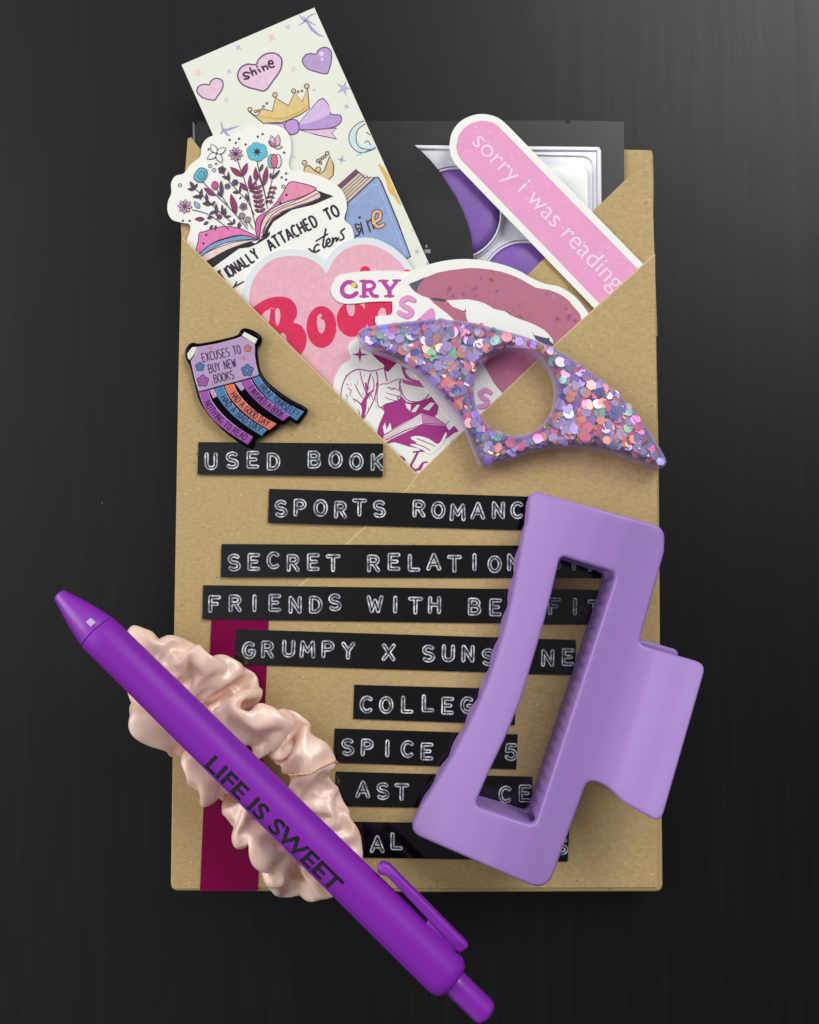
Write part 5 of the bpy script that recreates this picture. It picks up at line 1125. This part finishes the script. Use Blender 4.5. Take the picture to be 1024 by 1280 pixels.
4,-9,69,39,12,29,36,21,22,-11,43,17,42,15,-6,20,15,41,22,37,4,39,33,-11,6,-7,-51,-16,-1,-48,-43,-17,-25,-41,-4,-23,-52,-1,2,-38,-35,-1,-35,-34,6,-2,-50,17,
7,-19,73,44,-12,26,19,44,3,37,0,23,20,36,9,-3,44,-35,45,0,-8,38,18,9,8,47,-28,-22,18,-45,-48,-8,-16,-43,-23,-11,-3,-47,18,-40,-30,2,-30,-39,2,-39,-6,28,
8,-16,72,31,-34,27,46,14,0,5,51,-2,11,32,-24,40,16,27,16,37,-42,33,4,-23,23,48,-13,-48,-9,-17,-7,-38,-21,-50,1,9,-42,-22,-7,6,-36,32,-42,-18,-10,11,-38,28,
10,7,65,-13,-23,47,44,19,-7,38,29,-14,-13,50,-10,20,24,-28,47,27,7,28,13,-35,-1,30,-39,-30,-35,7,-36,-11,-10,-22,-44,5,-46,7,9,-40,-15,-8,-13,-41,32,51,0,7,
-8,17,66,-39,-19,33,52,8,10,38,27,-14,38,28,-18,-7,42,-25,25,31,-26,46,15,-17,-21,6,-51,-22,-27,33,-36,-31,0,-40,-16,-3,-17,-37,36,-33,23,-31,-2,-39,24,-20,-37,18,
-20,34,37,33,28,27,22,-6,42,39,26,-18,36,28,-22,36,29,-19,27,26,-37,-2,27,-40,-13,-11,-47,-31,-13,38,-20,-25,19,-24,-42,13,-40,-19,28,-40,-18,-11,-22,-9,-49,-19,-26,33,
-24,30,62,34,8,41,36,34,7,38,21,-27,31,9,-39,34,29,-19,35,38,-1,-21,0,-48,20,0,-47,1,-40,8,-37,-18,7,-40,-5,42,-36,-12,22,-38,-21,-26,-46,-11,-15,-12,-20,47,
34,30,51,-34,11,41,42,31,-7,32,7,-37,40,21,-22,43,23,6,22,36,-31,30,-1,-36,-14,-15,-50,14,-40,-24,-43,6,35,-38,-9,18,-13,-54,0,-41,-9,-13,-29,23,32,-2,-27,46,
-16,41,27,-54,-1,16,33,38,15,47,15,-12,45,17,-12,34,10,-25,19,-30,-36,27,44,-18,5,-7,-49,10,-25,-40,-20,-47,18,-43,10,1,11,-46,22,-45,26,4,-9,7,48,-23,-4,37,
-54,-15,-17,-40,10,12,21,47,17,50,-5,-7,21,39,5,41,-31,-17,39,36,-10,11,-25,-46,17,40,-27,-19,-41,-14,17,-22,-49,-11,-49,15,-38,-28,4,-46,9,18,-22,33,41,-18,24,36,
-37,-49,-32,-28,35,17,18,45,15,35,20,22,45,-21,-16,30,38,20,17,-31,-36,30,41,0,13,12,-41,13,-26,-44,-38,-38,4,9,-33,-33,-23,-42,-8,-22,29,39,-31,22,24,-45,-11,19,
-19,-28,-30,-29,41,13,31,30,17,40,-5,26,2,40,25,41,-21,-18,29,37,17,8,-21,-39,20,43,-12,-12,-42,-26,11,-1,-43,-36,-38,2,19,-26,-41,-39,-27,26,-37,20,10,-7,-29,36,
-51,1,-41,-8,50,11,39,3,28,36,23,21,14,28,22,3,18,53,29,13,-36,35,2,8,-10,22,-30,10,-29,-44,-38,-33,-1,12,-1,-51,-32,-37,1,13,-36,-37,-33,-28,23,-30,-22,30,
-13,40,-38,14,37,27,11,40,22,-1,30,40,-14,-21,40,38,38,4,22,19,47,37,12,-10,-11,8,-53,-2,-11,-50,-35,-36,0,5,-2,-50,-17,-38,-26,-14,-44,-6,-17,-49,-18,-28,-37,31,
-33,59,7,7,52,7,13,35,33,-1,-2,48,12,23,39,37,21,38,44,22,-31,21,29,27,-7,-5,-49,-23,-35,-22,-1,9,-52,-35,-34,-3,-16,-35,-31,-16,-27,-31,-30,-41,-9,-18,-52,5,
-16,33,69,-3,45,-5,2,52,12,32,31,18,32,23,26,31,-10,28,23,38,48,24,42,-11,0,-23,-42,-10,-17,-47,-43,-22,-11,-6,-7,-50,-31,-33,-20,-32,-36,-12,-28,-40,4,-16,-41,17,
-18,-7,73,33,35,13,0,48,14,13,43,12,21,36,7,37,-8,23,55,23,-21,-10,36,27,20,5,-29,-12,9,-52,-20,-25,-33,-46,-15,-20,-34,-34,-14,-35,-35,-8,-5,-41,24,-25,-39,19,
-1,5,74,37,-22,29,21,44,5,-1,46,17,20,45,10,20,29,-29,32,-13,26,6,24,-45,29,37,-3,-24,-36,-36,-35,18,-35,-21,-48,5,-47,1,-20,-21,-45,7,-35,-34,-6,27,-13,38,
-12,7,72,15,-38,32,37,22,20,37,34,6,27,39,-10,-16,41,-6,44,19,4,-21,13,-51,31,35,-20,-32,-19,-36,-23,-41,3,-48,5,-22,-27,-51,10,-42,3,-23,-24,-36,22,12,-38,32,
-12,-5,68,25,1,42,41,25,15,30,39,-7,37,33,5,30,42,-1,-11,15,-47,41,20,-8,-10,20,-53,-38,-34,-7,-32,-33,-4,-36,-27,-3,-49,17,-32,-34,-32,22,23,-34,27,-41,-26,16,
-12,-14,74,35,27,25,37,18,24,35,37,-4,31,36,-15,23,30,-28,37,32,-16,-4,-14,-48,13,31,-31,-36,-15,-35,-43,-27,-1,-43,-31,13,-8,-39,26,-43,16,14,-28,-39,3,4,-22,44,
-46,-11,59,34,19,29,40,34,4,37,33,-3,27,35,-27,38,26,-12,15,6,-41,38,15,-28,1,14,-45,-40,-22,-8,-13,-41,19,-35,-30,7,-41,-11,25,-24,-37,12,-48,10,15,-38,-36,1,
-33,20,68,44,27,20,37,34,3,37,29,-2,33,31,-22,33,23,-26,42,12,-24,26,6,-32,5,1,-56,-6,-51,15,-4,-38,15,-36,-41,13,-35,-13,27,-39,-13,29,-49,0,13,-49,7,-2,
-47,26,4,13,38,43,43,25,-4,46,20,-20,35,-18,-30,22,39,-22,40,-16,-10,22,27,-14,29,25,-57,-6,-46,27,-1,-39,21,-10,-35,26,-48,2,20,-40,-4,19,-48,-3,10,-48,5,-1,
-9,-18,-39,-35,41,12,25,38,11,47,22,-12,23,-40,-17,37,18,-24,35,10,-17,12,42,-8,52,22,-28,-32,-32,-2,8,-46,43,-14,-40,0,-24,19,31,-40,-25,-1,-47,-14,2,-35,33,5,
-23,-46,-46,-34,36,18,19,49,7,39,27,-11,23,-47,-9,45,7,-23,39,22,-22,34,30,-20,29,40,28,-16,-30,36,-12,-47,-31,5,-33,0,-34,-4,14,-41,-15,2,-42,-21,0,-36,30,3,
-37,-39,-41,-23,44,14,4,48,14,49,-10,-4,47,0,-12,18,22,39,44,8,-5,28,24,-36,34,36,7,26,-15,41,-15,-51,-22,-13,-28,-50,-40,-18,3,-47,-13,-2,-32,-34,-1,-44,20,3,
-41,-21,-43,-26,42,16,16,48,15,48,14,12,50,9,14,33,-22,5,28,28,10,13,35,24,34,17,-25,24,-44,-10,24,-28,-6,-35,-2,-34,-48,-20,-12,-26,-40,-8,-51,-4,-1,-35,-33,-7,
-60,9,-43,20,38,27,10,-1,42,41,16,15,45,21,-7,43,17,3,-18,31,26,7,45,45,52,5,-30,14,-24,-46,31,-37,-17,-7,-36,-29,-44,-21,-12,-48,-19,-15,-47,-13,-6,-50,-13,-3,
-58,46,-5,-19,6,49,47,18,3,40,14,14,46,-4,-19,47,10,5,17,28,31,-18,32,20,44,19,30,10,-11,-64,3,-39,-15,19,-17,-40,-50,-12,5,-41,-16,-24,-47,-10,14,-48,-9,-4,
-61,44,-14,-26,0,46,45,15,18,45,2,-21,49,8,6,27,-7,36,37,16,-34,14,31,29,22,10,62,34,-1,-60,7,-23,-30,-39,-12,-22,-30,-16,-31,-40,-4,24,-45,-5,-22,-50,-8,2,
-58,49,-5,-36,-6,32,52,14,17,45,0,3,22,-29,31,42,19,-5,36,2,-4,38,37,3,19,-11,67,11,17,-65,-1,-25,-32,16,1,-48,-49,-7,20,-47,1,-10,-49,-3,-2,-49,-6,7,
-45,47,-4,-27,-6,41,22,-18,43,47,-12,6,43,12,-25,32,-7,-31,22,11,38,32,-1,22,40,5,40,34,25,-52,6,-9,-38,-16,11,-40,-50,-2,-9,-46,2,14,-47,-1,-1,-43,-9,-18,
-9,22,34,-18,-21,29,-19,23,47,47,-12,-14,19,-4,-43,46,1,3,38,-7,9,9,4,44,47,-14,35,9,29,-57,29,19,-20,-17,15,-43,-47,2,-18,-48,0,-5,-45,5,15,-43,-5,-15,
-32,10,24,-27,-30,16,38,4,24,26,16,24,17,-3,-39,55,2,1,47,-8,10,11,-36,27,26,-13,56,16,53,-12,9,21,-41,-18,17,-40,-36,14,-32,-48,-9,13,-39,17,-27,-36,-18,28,
-46,14,22,-45,-24,-11,18,-32,40,39,28,-9,48,21,-1,46,-8,-2,40,-24,18,20,-30,37,31,-37,17,-2,57,8,-3,21,-35,-23,19,-38,-14,38,-27,-43,9,-26,-46,-6,19,-46,-2,-21,
-40,17,43,-32,-32,19,8,-40,30,44,28,-5,48,-14,8,33,-37,-24,33,-27,9,21,-22,27,60,-18,13,-35,42,18,-2,32,-28,-17,42,-19,-25,20,-35,-17,45,-11,-40,18,-29,-32,-28,29]
co_ = np.array([-0.07139, -0.09303, 0.01212]) + np.cumsum(np.array(FOLDS).reshape(-1, 3), axis=0) * 0.00005
co_[:, 2] = ZT + .0004 + (co_[:, 2] - co_[:, 2].min()) * .72
loc = Vector((co_[:, 0].mean(), co_[:, 1].mean(), co_[:, 2].min()))
me = bpy.data.meshes.new('scrunchie')
F = [(i * NT + j, ((i + 1) % NS) * NT + j, ((i + 1) % NS) * NT + (j + 1) % NT, i * NT + (j + 1) % NT) for i in range(NS) for j in range(NT)]
me.from_pydata([tuple(Vector(c) - loc) for c in co_], [], F)
uv = me.uv_layers.new(name='UVMap')
for p_ in me.polygons:
    i, j = divmod(p_.index, NT)
    for li, (di, dj) in zip(p_.loop_indices, ((0, 0), (1, 0), (1, 1), (0, 1))): uv.data[li].uv = ((j + dj) / NT, (i + di) / NS * 16.0)
me.polygons.foreach_set('use_smooth', [True] * len(me.polygons)); me.materials.append(SAT)
bm = bmesh.new(); bm.from_mesh(me); bmesh.ops.recalc_face_normals(bm, faces=bm.faces); bm.to_mesh(me); bm.free()
scr = bpy.data.objects.new('scrunchie', me); C.objects.link(scr); scr.location = loc + Vector((.0004, -.0012, 0))
sm_ = scr.modifiers.new('smooth', 'SUBSURF'); sm_.levels = 2; sm_.render_levels = 2
tag(scr, 'pale peach satin scrunchie in soft gathered folds lying under the purple pen', 'scrunchie')
# the joining seam: a line of stitches round one ring of the tube
row = co_.reshape(NS, NT, 3); target = np.array(P(408, 985, ZT + .012))
iA = int(np.argmin(((row.mean(1) - target) ** 2).sum(1)))
rnd = random.Random(3); r_ = row[iA]; cc = r_.mean(0)
ring = spline([tuple(cc + (x - cc) * 1.0) for x in r_], 6); q = []
step = row[iA + 1] - row[iA]
for k, x in enumerate(ring): q.append(Vector(np.array(x) + step[(k // 6) % NT] * rnd.uniform(-.10, .10)))
mb = MB(); tube(mb, q, .00020, mat('stitch_thread', 'E2BC96', .6), 6, True); mb.build('seam', scr)

# ================================================================== purple pen
ZP = ZT + .0195
pa, pb = P(74, 743, ZP), P(611, 1270, ZP)
PXM = (pb - pa).length / math.dist((74, 743), (611, 1270))
ax = (pb - pa).normalized(); side = Vector((ax.y, -ax.x, 0)).normalized()      # side points to the lower left
side = -side if side.x > 0 else side
upv = Vector((0, 0, 1))
pen = thing('pen', 'thick purple click pen printed LIFE IS SWEET lying diagonally across the scrunchie', 'pen', 340, 1010, ZP - 28 * PXM)
BODY = plastic('purple_rubber_coat', '7E1CA6', .52, 0, 2400, .06, .3); TIPM = plastic('purple_gloss', '8020A8', .34, .05, 900, .03)
def lathe(name, prof, m, parent=pen, sharp=35):
    mb = MB(); n = 48; V = []
    for t, r in prof:
        c = pa + ax * (t * PXM)
        for k in range(n):
            a = 2 * math.pi * k / n; V.append(c + (side * math.cos(a) + upv * math.sin(a)) * max(r, .02) * PXM)
    F = [(i * n + k, i * n + (k + 1) % n, (i + 1) * n + (k + 1) % n, (i + 1) * n + k) for i in range(len(prof) - 1) for k in range(n)]
    F += [list(range(n)), [(len(prof) - 1) * n + k for k in range(n)]]
    mb.add(V, F, m, True); return mb
def arcp(t0, r0, t1, r1, n=6, conv=True): 
    return [(t0 + (t1 - t0) * math.sin(math.pi / 2 * k / n), r1 + (r0 - r1) * math.cos(math.pi / 2 * k / n)) for k in range(n + 1)]
mb = lathe('t', [(0, 4), (0, 7.4), (1.2, 8.4), (6, 10.0), (20, 14.2), (36, 18.6), (52, 22.6), (62, 24.6), (68, 25.4), (69, 24.8), (70, 23)], TIPM)
tip = mb.build('tip_cone', pen, recalc=True, sharp=30)
mb = lathe('b', [(69.5, 22), (69.6, 25.2), (70.6, 25.9), (90, 26.2), (200, 26.9), (350, 27.6), (500, 28.2), (640, 28.9), (672, 29.0)] + arcp(672, 29.0, 690, 21.5)[1:] + [(691, 16.6)], BODY)
# printed lettering wrapped on the barrel
V, F = text_tris('LIFE IS SWEET', 0.022)
bm = bmesh.new(); vs = [bm.verts.new((x, y, 0)) for x, y in V]
for f in F:
    try: bm.faces.new([vs[i] for i in f])
    except ValueError: pass
for k in range(1, 12):
    bmesh.ops.bisect_plane(bm, geom=bm.verts[:] + bm.edges[:] + bm.faces[:], plane_co=(0, .75 * k / 12, 0), plane_no=(0, 1, 0))
mxx = max(x for x, y in V); hgt = max(y for x, y in V)
T0, T1, S0, S1 = 283.0, 507.0, 20.5, -0.8
bm.verts.ensure_lookup_table(); VV = []
for v in bm.verts:
    t = T0 + (T1 - T0) * v.co.x / mxx; s_ = S0 + (S1 - S0) * v.co.y / hgt
    r = 26.9 + (t - 200) / 150 * .7 + .22; an = math.asin(max(-1, min(1, s_ / r)))
    VV.append(pa + ax * (t * PXM) + (side * math.sin(an) + upv * math.cos(an)) * r * PXM)
bm.verts.index_update(); FF = [[v.index for v in f.verts] for f in bm.faces]; bm.free()
mb.add(VV, FF, mat('black_print', '0E0C14', .35, .4))
o = mb.build('barrel', pen, sharp=35)
mb = lathe('k', [(688, 10), (688.5, 15.8), (690, 16.3), (700, 16.4), (742, 16.4)] + arcp(742, 16.4, 751, 9, 5)[1:], TIPM); mb.build('click_button', pen, recalc=True, sharp=40)
def penpt(t, s_, h): return pa + ax * (t * PXM) - side * (s_ * PXM) + upv * (h * PXM)   # s_ to the upper right
def bar(name, poly_ts, h0, h1, r=1.6, par=None):
    """a bar outlined in (t, s) with height h0..h1 around the axis height, edges softened"""
    q = resample(poly_ts, 2.0); mb = MB(); n = len(q); q1 = offset(q, -r)
    if area2(q) < 0: q = q[::-1]
    q = ccw(q); V = []
    for pts, h in ((q1, h0), (q, h0 + r), (q, h1 - r), (q1, h1)): V += [penpt(x, y, h) for x, y in pts]
    F = [(k * n + i, k * n + (i + 1) % n, (k + 1) * n + (i + 1) % n, (k + 1) * n + i) for k in range(3) for i in range(n)] + [list(range(n)), [3 * n + i for i in range(n)]]
    mb.add(V, F, TIPM, True); return mb.build(name, par or pen, loc=pen.location.copy(), recalc=True, sharp=50)
clip_ = bar('clip', rounded([(527, 35), (534, 31), (542, 37), (672, 31.5), (676, 46), (535, 48), (527, 44)], [4, 4, 3, 2, 5, 6, 4], 4), -8, 9)
bar('clip_base', [(618, 24), (668, 24), (668, 34.5), (618, 35)], -6, 6.5, 1.0, clip_)
mb = MB(); 
tw, rw = 58.5, 23.6
cw = []
for dt, an in ((-4.5, -.02), (4.5, -.02), (4.5, .30), (-4.5, .30)):
    r = 22.6 + (tw + dt - 52) * .2 + .6; a = math.pi / 2 - (-.42 + an) ; cw.append(pa + ax * ((tw + dt) * PXM) + (-side * math.sin(.22 + an) + upv * math.cos(.22 + an)) * r * PXM)
mb.add(cw, [(0, 1, 2, 3)], mat('latch_window', 'B9A6C6', .25)); mb.build('latch_window', tip, loc=pen.location.copy())
